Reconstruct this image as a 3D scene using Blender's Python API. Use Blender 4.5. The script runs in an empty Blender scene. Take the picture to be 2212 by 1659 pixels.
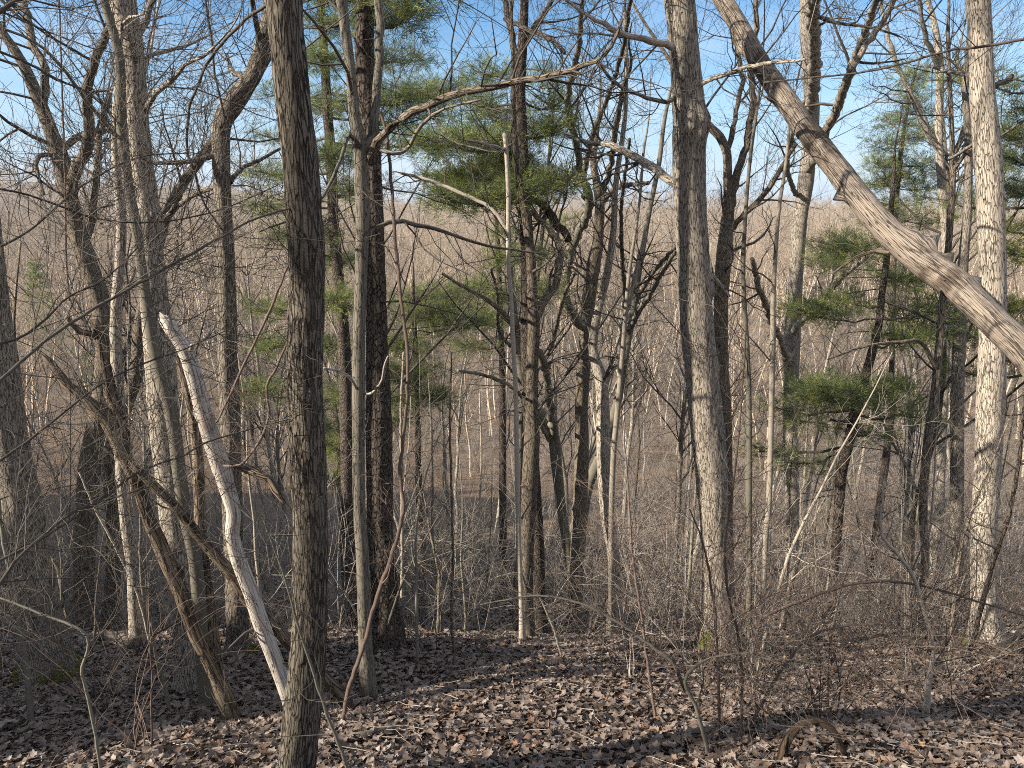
import bpy, math, random
import numpy as np
from mathutils import Vector, noise

S = bpy.context.scene
R_ = math.radians

# ------------------------------------------------------------------ camera, sky, sun, exposure
PITCH = R_(13.8)
FPX, CX, CY = 1579.6, 1106.0, 829.5          # focal length and centre for a picture 2212 wide
cam_d = bpy.data.cameras.new('camera')
cam_d.sensor_width = 36.0
cam_d.lens = FPX / 2212.0 * 36.0
cam_d.clip_start = 0.05
cam_d.clip_end = 4000.0
cam = bpy.data.objects.new('camera', cam_d)
S.collection.objects.link(cam)
cam.location = (0, 0, 0)
cam.rotation_euler = (math.pi / 2 - PITCH, 0, 0)
S.camera = cam

SUN_EL = R_(29.0)
SUN_AZ = R_(-110.0)                            # clockwise from +Y
W = bpy.data.worlds.new('World')
S.world = W
W.use_nodes = True
nt = W.node_tree
bg = nt.nodes['Background']
sky = nt.nodes.new('ShaderNodeTexSky')
sky.sky_type = 'NISHITA'
sky.sun_disc = False
sky.sun_elevation = SUN_EL
sky.sun_rotation = SUN_AZ % (2 * math.pi)
sky.air_density = 1.0
sky.dust_density = 0.3
sky.ozone_density = 3.0
# thin veils of high cloud
tc = nt.nodes.new('ShaderNodeTexCoord')
mp = nt.nodes.new('ShaderNodeMapping'); mp.inputs['Scale'].default_value = (1.2, 1.2, 6.0)
mp.inputs['Rotation'].default_value = (0.0, 0.35, 0.2)
ns = nt.nodes.new('ShaderNodeTexNoise'); ns.inputs['Scale'].default_value = 2.2; ns.inputs['Detail'].default_value = 6
ns.inputs['Distortion'].default_value = 0.8
cr = nt.nodes.new('ShaderNodeValToRGB')
cr.color_ramp.elements[0].position = 0.45; cr.color_ramp.elements[1].position = 0.85
cr.color_ramp.elements[0].color = (0, 0, 0, 1); cr.color_ramp.elements[1].color = (0.42, 0.42, 0.42, 1)
mx = nt.nodes.new('ShaderNodeMix'); mx.data_type = 'RGBA'
mx.inputs[7].default_value = (2.5, 2.7, 3.0, 1)
nt.links.new(tc.outputs['Generated'], mp.inputs['Vector'])
nt.links.new(mp.outputs['Vector'], ns.inputs['Vector'])
nt.links.new(ns.outputs['Fac'], cr.inputs['Fac'])
nt.links.new(cr.outputs['Color'], mx.inputs[0])
hsv = nt.nodes.new('ShaderNodeHueSaturation')
hsv.inputs['Saturation'].default_value = 1.3; hsv.inputs['Value'].default_value = 0.46
nt.links.new(sky.outputs['Color'], hsv.inputs['Color'])
sz = nt.nodes.new('ShaderNodeSeparateXYZ'); nt.links.new(tc.outputs['Generated'], sz.inputs[0])
hz = nt.nodes.new('ShaderNodeMapRange'); hz.interpolation_type = 'SMOOTHSTEP'
hz.inputs['From Min'].default_value = -0.02; hz.inputs['From Max'].default_value = 0.24
hz.inputs['To Min'].default_value = 0.9; hz.inputs['To Max'].default_value = 0.0
nt.links.new(sz.outputs['Z'], hz.inputs['Value'])
mh = nt.nodes.new('ShaderNodeMix'); mh.data_type = 'RGBA'; mh.inputs[7].default_value = (1.05, 1.75, 2.6, 1)
nt.links.new(hz.outputs[0], mh.inputs[0]); nt.links.new(hsv.outputs['Color'], mh.inputs[6])
nt.links.new(mh.outputs[2], mx.inputs[6])
# added fill light: brighter unseen sky overhead and behind the viewer
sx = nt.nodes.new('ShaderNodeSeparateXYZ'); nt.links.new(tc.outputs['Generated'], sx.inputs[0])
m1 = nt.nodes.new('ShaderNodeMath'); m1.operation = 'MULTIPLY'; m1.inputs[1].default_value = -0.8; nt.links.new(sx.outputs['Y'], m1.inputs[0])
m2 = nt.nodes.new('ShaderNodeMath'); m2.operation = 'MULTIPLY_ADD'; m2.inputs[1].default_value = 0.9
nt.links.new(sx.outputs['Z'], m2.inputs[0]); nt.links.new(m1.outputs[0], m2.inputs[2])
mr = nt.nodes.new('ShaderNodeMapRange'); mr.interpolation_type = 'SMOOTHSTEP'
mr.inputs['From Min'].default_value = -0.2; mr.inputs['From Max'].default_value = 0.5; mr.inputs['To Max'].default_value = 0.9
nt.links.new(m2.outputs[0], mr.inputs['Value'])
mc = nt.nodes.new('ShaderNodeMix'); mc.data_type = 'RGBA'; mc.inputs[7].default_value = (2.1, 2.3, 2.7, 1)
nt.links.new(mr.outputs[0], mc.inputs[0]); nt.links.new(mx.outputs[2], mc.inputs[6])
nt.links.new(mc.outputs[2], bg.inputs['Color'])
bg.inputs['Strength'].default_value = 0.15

sun_d = bpy.data.lights.new('sun', 'SUN')
sun_d.energy = 5.0
sun_d.angle = R_(0.5)
sun_d.color = (1.0, 0.88, 0.72)
sun = bpy.data.objects.new('sun', sun_d)
S.collection.objects.link(sun)
sdir = Vector((math.sin(SUN_AZ) * math.cos(SUN_EL), math.cos(SUN_AZ) * math.cos(SUN_EL), math.sin(SUN_EL)))
sun.rotation_euler = sdir.to_track_quat('Z', 'Y').to_euler()

S.view_settings.view_transform = 'Standard'
S.view_settings.look = 'None'
S.view_settings.gamma = 1.0
S.view_settings.exposure = 1.38
S.cycles.filter_width = 1.0
S.cycles.use_denoising = False
S.cycles.max_bounces = 4
S.cycles.diffuse_bounces = 3
S.cycles.volume_bounces = 0
S.cycles.transparent_max_bounces = 6

rnd = random.Random(7)
npr = np.random.RandomState(11)

# ------------------------------------------------------------------ terrain
_D = [0, 2, 4, 6, 8, 9.5, 14, 20, 30, 45, 60, 90, 120, 200, 300, 450, 600, 900, 1600]
_Z = [-1.65, -2.5, -3.45, -4.4, -5.25, -6.1, -9.0, -12.0, -15.5, -18.2, -19.3, -18.4, -17.0, -16.0, -15.5, -12, -7, -7, -10]
_DN = [-60, -20, -6] + _D
_ZN = [22, 7.0, 0.9] + _Z

def ground_z(x, y):
    x = np.asarray(x, float); y = np.asarray(y, float)
    z = np.interp(y, _DN, _ZN)
    z = z + 0.10 * np.sin(x * 0.55 + 0.4) * np.sin(y * 0.41 + x * 0.13) + 0.05 * np.sin(x * 1.7 + 1.0) * np.sin(y * 1.3)
    a = np.clip((-x - 8 - 0.55 * np.clip(y, 0, 30)) / 11.0, 0, 1); b = np.clip((42 - y) / 16.0, 0, 1)
    z = z + (6.4 + 0.5 * np.clip(y, 0, 26)) * (0.84 + 0.22 * np.sin(y * 1.05 + 1) + 0.18 * np.sin(y * 2.6)) * a * a * (3 - 2 * a) * b * b * (3 - 2 * b)          # unseen rise added at left, its notched crest shaped to shade the slope
    far = np.clip((y - 25) / 80.0, 0, 1)
    z = z + far * (1.3 * np.sin(x * 0.05 + 0.7) * np.sin(y * 0.043) + 0.8 * np.sin(x * 0.021 + y * 0.03))
    # the ridge beyond climbs to the left
    ridge = np.clip((y - 230) / 200.0, 0, 1)
    z = z + ridge * np.clip((-x - 60) / 190.0, 0, 1.4) * 15.0 + ridge * (3.2 * np.sin(x * 0.013 + 1.0) + 1.6 * np.sin(x * 0.041 + 2.0)) + far * 1.2 * np.sin(x * 0.035 + y * 0.06)
    return z

def gz(x, y):
    return float(ground_z(x, y))

# ------------------------------------------------------------------ picture -> place
FW = Vector((0, math.cos(PITCH), -math.sin(PITCH)))
UP = Vector((0, math.sin(PITCH), math.cos(PITCH)))

def ray(u, v):
    return Vector((1, 0, 0)) * ((u - CX) / FPX) + UP * (-(v - CY) / FPX) + FW

def at(u, v, d):
    r = ray(u, v)
    t = d / r.y
    return r * t, t

def hit(u, v):
    """distance along +Y at which the line of sight meets the ground"""
    r = ray(u, v)
    d = 1.0
    while d < 600:
        p = r * (d / r.y)
        if p.z <= gz(p.x, p.y):
            return d
        d += 0.03 if d < 20 else 0.3
    return 600.0

# ------------------------------------------------------------------ mesh helpers
def new_mesh(name, V, faces, mat, attrs=None, smooth=True):
    """faces: list of integer arrays (m,k)"""
    me = bpy.data.meshes.new(name)
    V = np.ascontiguousarray(V, dtype=np.float32)
    me.vertices.add(len(V))
    me.vertices.foreach_set('co', V.ravel())
    idx = np.concatenate([f.ravel() for f in faces]).astype(np.int32)
    tot = np.concatenate([np.full(len(f), f.shape[1], np.int32) for f in faces])
    st = np.concatenate([[0], np.cumsum(tot)[:-1]]).astype(np.int32)
    me.loops.add(len(idx)); me.polygons.add(len(tot))
    me.loops.foreach_set('vertex_index', idx)
    me.polygons.foreach_set('loop_start', st)
    me.polygons.foreach_set('loop_total', tot)
    if smooth:
        me.polygons.foreach_set('use_smooth', np.ones(len(tot), dtype=bool))
    for k, a in (attrs or {}).items():
        a = np.ascontiguousarray(a, dtype=np.float32)
        if a.ndim == 2:
            at_ = me.attributes.new(k, 'FLOAT_VECTOR', 'POINT'); at_.data.foreach_set('vector', a.ravel())
        else:
            at_ = me.attributes.new(k, 'FLOAT', 'POINT'); at_.data.foreach_set('value', a)
    me.update(calc_edges=True)
    me.materials.append(mat)
    return me

def link(name, me, parent=None, loc=None):
    o = bpy.data.objects.new(name, me)
    S.collection.objects.link(o)
    if loc is not None:
        o.location = loc
    if parent is not None:
        o.parent = parent
    return o

def tag(o, label=None, cat=None, group=None, kind=None):
    if label: o['label'] = label
    if cat: o['category'] = cat
    if group: o['group'] = group
    if kind: o['kind'] = kind
    return o

def sides_for(r):
    return 16 if r > 0.10 else 10 if r > 0.04 else 6 if r > 0.015 else 4 if r > 0.006 else 3

class Tubes:
    def __init__(s, cap=99):
        s.g = {}; s.cap = cap
    def add(s, P, R, sides=None):
        k = (len(P), sides or min(s.cap, sides_for(R[0])))
        a = s.g.setdefault(k, ([], []))
        a[0].append([tuple(p) for p in P]); a[1].append(list(R))
    def empty(s):
        return not s.g
    def arrays(s):
        Vs, Fs, Bs, Ts, off = [], {}, [], [], 0
        for (n, k), (P, R) in s.g.items():
            P = np.array(P, float); R = np.array(R, float); m = len(P)
            T = np.gradient(P, axis=1)
            T /= np.linalg.norm(T, axis=2, keepdims=True) + 1e-9
            mean = P[:, -1] - P[:, 0]
            ref = np.zeros((m, 3)); ref[np.arange(m), np.argmin(np.abs(mean), axis=1)] = 1
            N = ref[:, None, :] - (T @ ref[:, :, None]) * T
            N /= np.linalg.norm(N, axis=2, keepdims=True) + 1e-9
            B = np.cross(T, N)
            a = np.arange(k) * 2 * math.pi / k
            L = np.concatenate([np.zeros((m, 1)), np.cumsum(np.linalg.norm(np.diff(P, axis=1), axis=2), axis=1)], axis=1)
            ph = npr.uniform(0, 6.28, (m, 4))
            RR = np.repeat(R[:, :, None], k, axis=2)
            if k >= 10:
                A = a[None, None, :]; LL = L[:, :, None]
                RR = RR * (1 + 0.045 * np.sin(2 * A + 1.3 * LL + ph[:, 0, None, None]) + 0.035 * np.sin(3 * A - 2.6 * LL + ph[:, 1, None, None])
                           + 0.03 * np.sin(5 * A + 4.3 * LL + ph[:, 2, None, None]) + 0.03 * np.sin(7.0 * LL + ph[:, 3, None, None]))
            V = P[:, :, None, :] + RR[..., None] * (np.cos(a)[None, None, :, None] * N[:, :, None, :] + np.sin(a)[None, None, :, None] * B[:, :, None, :])
            bo = npr.uniform(-20, 20, (m, 1, 1, 3))
            bc = np.stack([np.broadcast_to(np.cos(a)[None, None, :] * R[:, :, None], RR.shape),
                           np.broadcast_to(np.sin(a)[None, None, :] * R[:, :, None], RR.shape),
                           np.broadcast_to(L[:, :, None], RR.shape)], axis=3) + bo
            tn = np.broadcast_to(npr.uniform(0.9, 2.2, (m, 1, 1)) if (s.cap < 5 and k >= 5) else npr.uniform(0, 1, (m, 1, 1)), RR.shape)
            base = off + (np.arange(m)[:, None, None] * n * k)
            i = (np.arange(n - 1) * k)[None, :, None]; j = np.arange(k)[None, None, :]; j2 = (j + 1) % k
            q = np.stack([base + i + j, base + i + j2, base + i + k + j2, base + i + k + j], axis=-1).reshape(-1, 4)
            Fs.setdefault(4, []).append(q)
            if k >= 6:
                e = (off + np.arange(m)[:, None] * n * k + (n - 1) * k + np.arange(k)[None, :])
                Fs.setdefault(k, []).append(e)
            Vs.append(V.reshape(-1, 3)); Bs.append(bc.reshape(-1, 3)); Ts.append(tn.reshape(-1)); off += m * n * k
        F = [np.concatenate(x) for x in Fs.values()]
        return np.concatenate(Vs), F, {'barkco': np.concatenate(Bs), 'tint': np.concatenate(Ts)}
    def mesh(s, name, mat):
        V, F, A = s.arrays()
        return new_mesh(name, V, F, mat, A)

def spline(P, R, step):
    """Catmull-Rom through the points, a sample about every `step` metres"""
    P = [Vector(p) for p in P]; n = len(P)
    if n < 3:
        Q, q = [], []
        m = max(2, int((P[1] - P[0]).length / step) + 1)
        for i in range(m + 1):
            t = i / m; Q.append(P[0].lerp(P[1], t)); q.append(R[0] * (1 - t) + R[1] * t)
        return Q, q
    Q, q = [], []
    for i in range(n - 1):
        a = P[i - 1] if i else P[0] * 2 - P[1]
        b, c = P[i], P[i + 1]
        e = P[i + 2] if i + 2 < n else P[-1] * 2 - P[-2]
        m = max(1, int(math.ceil((c - b).length / step)))
        for k in range(m):
            t = k / m
            Q.append(0.5 * ((2 * b) + (c - a) * t + (2 * a - 5 * b + 4 * c - e) * t * t + (3 * b - a - 3 * c + e) * t ** 3))
            q.append(R[i] * (1 - t) + R[i + 1] * t)
    Q.append(P[-1]); q.append(R[-1])
    return Q, q

def trunk_mesh(name, P, R, mat, sides=36, rough=0.05, fs=30.0, cap=True, burls=(), ragged=0.0):
    """a thick stem with bark relief in the geometry itself"""
    n = len(P); k = sides
    V = np.zeros((n * k, 3)); B = np.zeros((n * k, 3)); L = 0.0
    off = Vector((rnd.uniform(0, 50), rnd.uniform(0, 50), rnd.uniform(0, 50)))
    for i in range(n):
        T = (P[min(i + 1, n - 1)] - P[max(i - 1, 0)]).normalized()
        ref = Vector((1, 0, 0)) if abs(T.x) < 0.8 else Vector((0, 0, 1))
        N = (ref - T * ref.dot(T)).normalized(); Bn = T.cross(N)
        if i: L += (P[i] - P[i - 1]).length
        for j in range(k):
            a = 2 * math.pi * j / k; ca, sa = math.cos(a), math.sin(a)
            r = R[i]
            x, y, z = ca * r, sa * r, L
            low = noise.noise(Vector((x * 5, y * 5, z * 1.1)) + off)
            hi = abs(noise.noise(Vector((x * fs, y * fs, z * fs * 0.2)) + off))
            rr = r * (1 + 0.07 * low) + 0.6 * rough * r * (min(hi, 0.35) - 0.12)
            for (bl, ba, bs, bh) in burls:
                da = (a - ba + math.pi) % (2 * math.pi) - math.pi
                g = math.exp(-((L - bl) / bs) ** 2 - (da * r / bs) ** 2)
                rr += bh * g * (1 + 0.7 * noise.noise(Vector((x * 25, y * 25, z * 25))) + 0.5 * noise.noise(Vector((x * 60, y * 60, z * 60))))
            V[i * k + j] = P[i] + N * (ca * rr) + Bn * (sa * rr)
            if ragged and i >= n - 2:
                V[i * k + j] += T * ragged * (0.5 + noise.noise(Vector((ca * 2.3, sa * 2.3, 3.0)) + off) + 0.6 * noise.noise(Vector((ca * 6, sa * 6, 9.0)) + off)) * (1.0 if i == n - 1 else 0.4)
            B[i * k + j] = (x + off.x, y + off.y, z + off.z)
    i = (np.arange(n - 1) * k)[:, None]; j = np.arange(k)[None, :]; j2 = (j + 1) % k
    F = [np.stack([i + j, i + j2, i + k + j2, i + k + j], axis=-1).reshape(-1, 4)]
    if cap:
        F.append(np.arange((n - 1) * k, n * k)[None, :]); F.append(np.arange(k)[::-1][None, :].copy())
    return new_mesh(name, V, F, mat, {'barkco': B, 'tint': np.full(n * k, rnd.random())})

# ------------------------------------------------------------------ materials
def mat_new(name):
    m = bpy.data.materials.new(name); m.use_nodes = True
    n = m.node_tree.nodes; b = n['Principled BSDF']
    b.inputs['Roughness'].default_value = 0.9
    b.inputs['Specular IOR Level'].default_value = 0.15
    return m, m.node_tree, b

def nd(t, typ, **kw):
    x = t.nodes.new(typ)
    for k, v in kw.items():
        if k.startswith('in_'):
            x.inputs[int(k[3:]) if k[3:].isdigit() else k[3:]].default_value = v
        else:
            setattr(x, k, v)
    return x

def ramp(t, src, stops):
    c = t.nodes.new('ShaderNodeValToRGB')
    e = c.color_ramp.elements
    while len(e) < len(stops): e.new(0.5)
    for i, (p, col) in enumerate(stops):
        e[i].position = p; e[i].color = (*col, 1) if len(col) == 3 else col
    t.links.new(src, c.inputs['Fac'])
    return c.outputs['Color']

def mixc(t, fac, a, b, mode='MIX'):
    m = t.nodes.new('ShaderNodeMix'); m.data_type = 'RGBA'; m.blend_type = mode
    for s, v in ((0, fac), (6, a), (7, b)):
        if hasattr(v, 'is_linked') or hasattr(v, 'links'):
            t.links.new(v, m.inputs[s])
        else:
            m.inputs[s].default_value = v if s == 0 else (*v, 1)
    return m.outputs[2]

def bark(name, dark, mid, light, scale=26.0, stretch=0.16, width=0.10, bump=0.6, patch=None, patch_amt=0.35, edge=(0.48, 0.66)):
    m, t, b = mat_new(name)
    L = t.links.new
    at_ = nd(t, 'ShaderNodeAttribute', attribute_name='barkco')
    mp = nd(t, 'ShaderNodeMapping'); mp.inputs['Scale'].default_value = (1, 1, stretch)
    L(at_.outputs['Vector'], mp.inputs['Vector'])
    wn = nd(t, 'ShaderNodeTexNoise', in_Scale=scale * 0.9, in_Detail=2.0); L(mp.outputs['Vector'], wn.inputs['Vector'])
    wv = nd(t, 'ShaderNodeVectorMath', operation='MULTIPLY_ADD'); k_ = 1.0 / scale
    wv.inputs[1].default_value = (k_, k_, k_); L(wn.outputs['Color'], wv.inputs[0]); L(mp.outputs['Vector'], wv.inputs[2])
    a = nd(t, 'ShaderNodeTexVoronoi', feature='DISTANCE_TO_EDGE', in_Scale=scale); L(wv.outputs[0], a.inputs['Vector'])
    mr = nd(t, 'ShaderNodeMapRange', interpolation_type='SMOOTHSTEP'); mr.inputs['From Min'].default_value = 0.0
    mr.inputs['From Max'].default_value = width; L(a.outputs[0], mr.inputs['Value'])
    n2 = nd(t, 'ShaderNodeTexNoise', in_Scale=scale * 3.2, in_Detail=4.0, in_Roughness=0.65); L(mp.outputs['Vector'], n2.inputs['Vector'])
    n3 = nd(t, 'ShaderNodeTexNoise', in_Scale=2.6, in_Detail=4.0, in_Roughness=0.6); L(at_.outputs['Vector'], n3.inputs['Vector'])
    c1 = ramp(t, n2.outputs['Fac'], [(0.30, mid), (0.70, light)])
    if patch:
        pf = nd(t, 'ShaderNodeMapRange'); pf.inputs['From Min'].default_value = edge[0]; pf.inputs['From Max'].default_value = edge[1]
        pf.inputs['To Max'].default_value = patch_amt; L(n3.outputs['Fac'], pf.inputs['Value'])
        c1 = mixc(t, pf.outputs[0], c1, patch)
    cd = nd(t, 'ShaderNodeMapRange'); cd.inputs['From Min'].default_value = 0.35; cd.inputs['From Max'].default_value = 0.62
    n4 = nd(t, 'ShaderNodeTexNoise', in_Scale=scale * 0.35, in_Detail=2.0); L(mp.outputs['Vector'], n4.inputs['Vector'])
    L(n4.outputs['Fac'], cd.inputs['Value'])
    mxm = nd(t, 'ShaderNodeMath', operation='MAXIMUM'); L(mr.outputs[0], mxm.inputs[0])
    sc_ = nd(t, 'ShaderNodeMath', operation='MULTIPLY'); sc_.inputs[1].default_value = 0.75; L(cd.outputs[0], sc_.inputs[0]); L(sc_.outputs[0], mxm.inputs[1])
    c2 = mixc(t, mxm.outputs[0], dark, c1)
    ti = nd(t, 'ShaderNodeAttribute', attribute_name='tint')
    br = nd(t, 'ShaderNodeMapRange'); br.inputs['To Min'].default_value = 0.7; br.inputs['To Max'].default_value = 1.3; br.clamp = False
    L(ti.outputs['Fac'], br.inputs['Value'])
    hs = nd(t, 'ShaderNodeHueSaturation'); L(c2, hs.inputs['Color']); L(br.outputs[0], hs.inputs['Value'])
    L(hs.outputs[0], b.inputs['Base Color'])
    h = nd(t, 'ShaderNodeMath', operation='MULTIPLY_ADD'); h.inputs[1].default_value = 0.25
    L(n2.outputs['Fac'], h.inputs[0]); L(mr.outputs[0], h.inputs[2])
    bp = nd(t, 'ShaderNodeBump', in_Strength=bump, in_Distance=0.02)
    L(h.outputs[0], bp.inputs['Height']); L(bp.outputs[0], b.inputs['Normal'])
    return m

M = {}
M['furrow'] = bark('furrowed_bark', (0.038, 0.032, 0.026), (0.14, 0.121, 0.098), (0.24, 0.215, 0.18), 66, 0.12, 0.16, 1.0)
M['oak'] = bark('grey_oak_bark', (0.10, 0.083, 0.068), (0.27, 0.24, 0.20), (0.42, 0.38, 0.325), 58, 0.13, 0.09, 1.0, (0.22, 0.205, 0.175))
M['brown'] = bark('brown_bark', (0.05, 0.040, 0.031), (0.145, 0.12, 0.095), (0.24, 0.205, 0.162), 58, 0.14, 0.11, 1.0, (0.135, 0.13, 0.095))
M['pine'] = bark('pine_bark', (0.018, 0.015, 0.013), (0.075, 0.060, 0.050), (0.13, 0.108, 0.09), 30, 0.38, 0.15, 1.0)
M['smooth'] = bark('smooth_grey_bark', (0.085, 0.078, 0.062), (0.125, 0.116, 0.093), (0.18, 0.168, 0.14), 14, 0.5, 0.02, 0.2, (0.11, 0.12, 0.09), 0.5)
M['pale'] = bark('pale_sapling_bark', (0.18, 0.155, 0.125), (0.26, 0.23, 0.19), (0.36, 0.325, 0.275), 18, 0.4, 0.02, 0.2)
M['maple'] = bark('grey_maple_bark', (0.065, 0.056, 0.045), (0.135, 0.122, 0.10), (0.20, 0.185, 0.155), 44, 0.12, 0.07, 0.7, (0.12, 0.125, 0.095), 0.5)
M['dead'] = bark('bleached_wood', (0.12, 0.095, 0.075), (0.36, 0.33, 0.295), (0.52, 0.49, 0.45), 44, 0.045, 0.05, 0.7, (0.21, 0.165, 0.125), 0.7)
M['rotten'] = bark('rotten_wood', (0.03, 0.024, 0.018), (0.13, 0.10, 0.072), (0.23, 0.185, 0.135), 34, 0.10, 0.12, 0.9, (0.045, 0.033, 0.025), 0.75)
M['char'] = bark('black_rotten_wood', (0.006, 0.005, 0.004), (0.018, 0.014, 0.011), (0.10, 0.07, 0.05), 20, 0.2, 0.2, 0.9)
M['log'] = bark('debarked_wood', (0.07, 0.056, 0.046), (0.16, 0.135, 0.113), (0.26, 0.225, 0.19), 60, 0.035, 0.08, 1.0, (0.075, 0.060, 0.048), 0.9, (0.53, 0.60))
M['twig'] = bark('twig_bark', (0.045, 0.040, 0.035), (0.062, 0.055, 0.048), (0.095, 0.085, 0.075), 20, 0.4, 0.02, 0.1)
M['redtwig'] = bark('reddish_twig_bark', (0.065, 0.045, 0.038), (0.105, 0.075, 0.062), (0.15, 0.115, 0.098), 20, 0.4, 0.02, 0.1)
M['brush'] = bark('brush_bark', (0.13, 0.115, 0.10), (0.20, 0.178, 0.155), (0.31, 0.28, 0.248), 20, 0.4, 0.02, 0.1)
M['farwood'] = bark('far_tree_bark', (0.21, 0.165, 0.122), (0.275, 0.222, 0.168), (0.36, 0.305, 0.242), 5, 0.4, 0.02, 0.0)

def leaf_material():
    m, t, b = mat_new('dry_oak_leaf')
    ti = nd(t, 'ShaderNodeAttribute', attribute_name='tint')
    c = ramp(t, ti.outputs['Fac'], [(0.0, (0.060, 0.038, 0.028)), (0.25, (0.105, 0.072, 0.055)), (0.5, (0.155, 0.112, 0.087)),
                                    (0.68, (0.19, 0.148, 0.122)), (0.84, (0.26, 0.222, 0.195)), (0.89, (0.15, 0.078, 0.042)), (0.95, (0.20, 0.10, 0.05)), (1.0, (0.30, 0.225, 0.15))])
    g = nd(t, 'ShaderNodeNewGeometry')
    n = nd(t, 'ShaderNodeTexNoise', in_Scale=40.0, in_Detail=3.0)
    t.links.new(g.outputs['Position'], n.inputs['Vector'])
    c2 = ramp(t, n.outputs['Fac'], [(0.3, (0.75, 0.75, 0.75)), (0.7, (1.15, 1.15, 1.15))])
    hs = nd(t, 'ShaderNodeHueSaturation'); hs.inputs['Saturation'].default_value = 0.85
    t.links.new(mixc(t, 1.0, c, c2, 'MULTIPLY'), hs.inputs['Color']); t.links.new(hs.outputs[0], b.inputs['Base Color'])
    b.inputs['Roughness'].default_value = 0.62
    b.inputs['Specular IOR Level'].default_value = 0.35
    return m
M['leaf'] = leaf_material()

def needle_material(name, a, b_, c_):
    m, t, b = mat_new(name)
    ti = nd(t, 'ShaderNodeAttribute', attribute_name='tint')
    c = ramp(t, ti.outputs['Fac'], [(0.0, a), (0.55, b_), (1.0, c_)])
    t.links.new(c, b.inputs['Base Color'])
    b.inputs['Roughness'].default_value = 0.55
    tr = nd(t, 'ShaderNodeBsdfTranslucent'); t.links.new(c, tr.inputs['Color'])
    ms = nd(t, 'ShaderNodeMixShader'); ms.inputs[0].default_value = 0.4
    t.links.new(b.outputs[0], ms.inputs[1]); t.links.new(tr.outputs[0], ms.inputs[2])
    t.links.new(ms.outputs[0], t.nodes['Material Output'].inputs['Surface'])
    return m
M['needle'] = needle_material('pine_needle', (0.085, 0.125, 0.050), (0.20, 0.25, 0.085), (0.40, 0.40, 0.135))
M['needle_pale'] = needle_material('yellow_pine_needle', (0.12, 0.155, 0.045), (0.19, 0.225, 0.062), (0.27, 0.28, 0.09))

def moss_material():
    m, t, b = mat_new('moss')
    g = nd(t, 'ShaderNodeNewGeometry')
    n = nd(t, 'ShaderNodeTexNoise', in_Scale=60.0, in_Detail=5.0); t.links.new(g.outputs['Position'], n.inputs['Vector'])
    t.links.new(ramp(t, n.outputs['Fac'], [(0.3, (0.03, 0.036, 0.008)), (0.6, (0.115, 0.125, 0.022)), (0.8, (0.19, 0.18, 0.045))]), b.inputs['Base Color'])
    bp = nd(t, 'ShaderNodeBump', in_Strength=1.0, in_Distance=0.02); t.links.new(n.outputs['Fac'], bp.inputs['Height']); t.links.new(bp.outputs[0], b.inputs['Normal'])
    return m
M['moss'] = moss_material()

def ground_material():
    m, t, b = mat_new('leaf_mould')
    g = nd(t, 'ShaderNodeNewGeometry')
    n1 = nd(t, 'ShaderNodeTexVoronoi', in_Scale=11.0); t.links.new(g.outputs['Position'], n1.inputs['Vector'])
    n2 = nd(t, 'ShaderNodeTexNoise', in_Scale=0.35, in_Detail=6.0, in_Roughness=0.65); t.links.new(g.outputs['Position'], n2.inputs['Vector'])
    c1 = ramp(t, n1.outputs['Color'], [(0.0, (0.03, 0.022, 0.017)), (0.5, (0.085, 0.062, 0.047)), (1.0, (0.16, 0.124, 0.097))])
    c2 = ramp(t, n2.outputs['Fac'], [(0.38, (0.11, 0.078, 0.056)), (0.52, (0.19, 0.133, 0.090)), (0.66, (0.29, 0.185, 0.108))])
    t.links.new(mixc(t, 0.55, c1, c2), b.inputs['Base Color'])
    n3 = nd(t, 'ShaderNodeTexNoise', in_Scale=14.0, in_Detail=4.0); t.links.new(g.outputs['Position'], n3.inputs['Vector'])
    bp = nd(t, 'ShaderNodeBump', in_Strength=0.8, in_Distance=0.05); t.links.new(n3.outputs['Fac'], bp.inputs['Height']); t.links.new(bp.outputs[0], b.inputs['Normal'])
    return m
M['ground'] = ground_material()

# ------------------------------------------------------------------ ground sheet
def build_ground():
    ys = np.concatenate([np.arange(-60, 0, 1.0), np.arange(0, 16, 0.25), np.arange(16, 60, 1.0), np.arange(60, 200, 4.0), np.arange(200, 620, 12.0), np.arange(620, 1601, 60.0)])
    xs = np.concatenate([-np.geomspace(12.5, 1400, 60)[::-1], np.arange(-12, 12.01, 0.3), np.geomspace(12.5, 1400, 60)])
    X, Y = np.meshgrid(xs, ys)
    Z = ground_z(X, Y)
    V = np.stack([X, Y, Z], axis=-1).reshape(-1, 3)
    n, k = len(ys), len(xs)
    i = (np.arange(n - 1) * k)[:, None]; j = np.arange(k - 1)[None, :]
    F = np.stack([i + j, i + j + 1, i + k + j + 1, i + k + j], axis=-1).reshape(-1, 4)
    o = link('ground', new_mesh('ground', V, [F], M['ground']))
    tag(o, kind='structure')
build_ground()

# ------------------------------------------------------------------ growth of bare branches
def perp(d, rg):
    a = Vector((rg.gauss(0, 1), rg.gauss(0, 1), rg.gauss(0, 1)))
    a = a - d * a.dot(d)
    return a.normalized()

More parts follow.
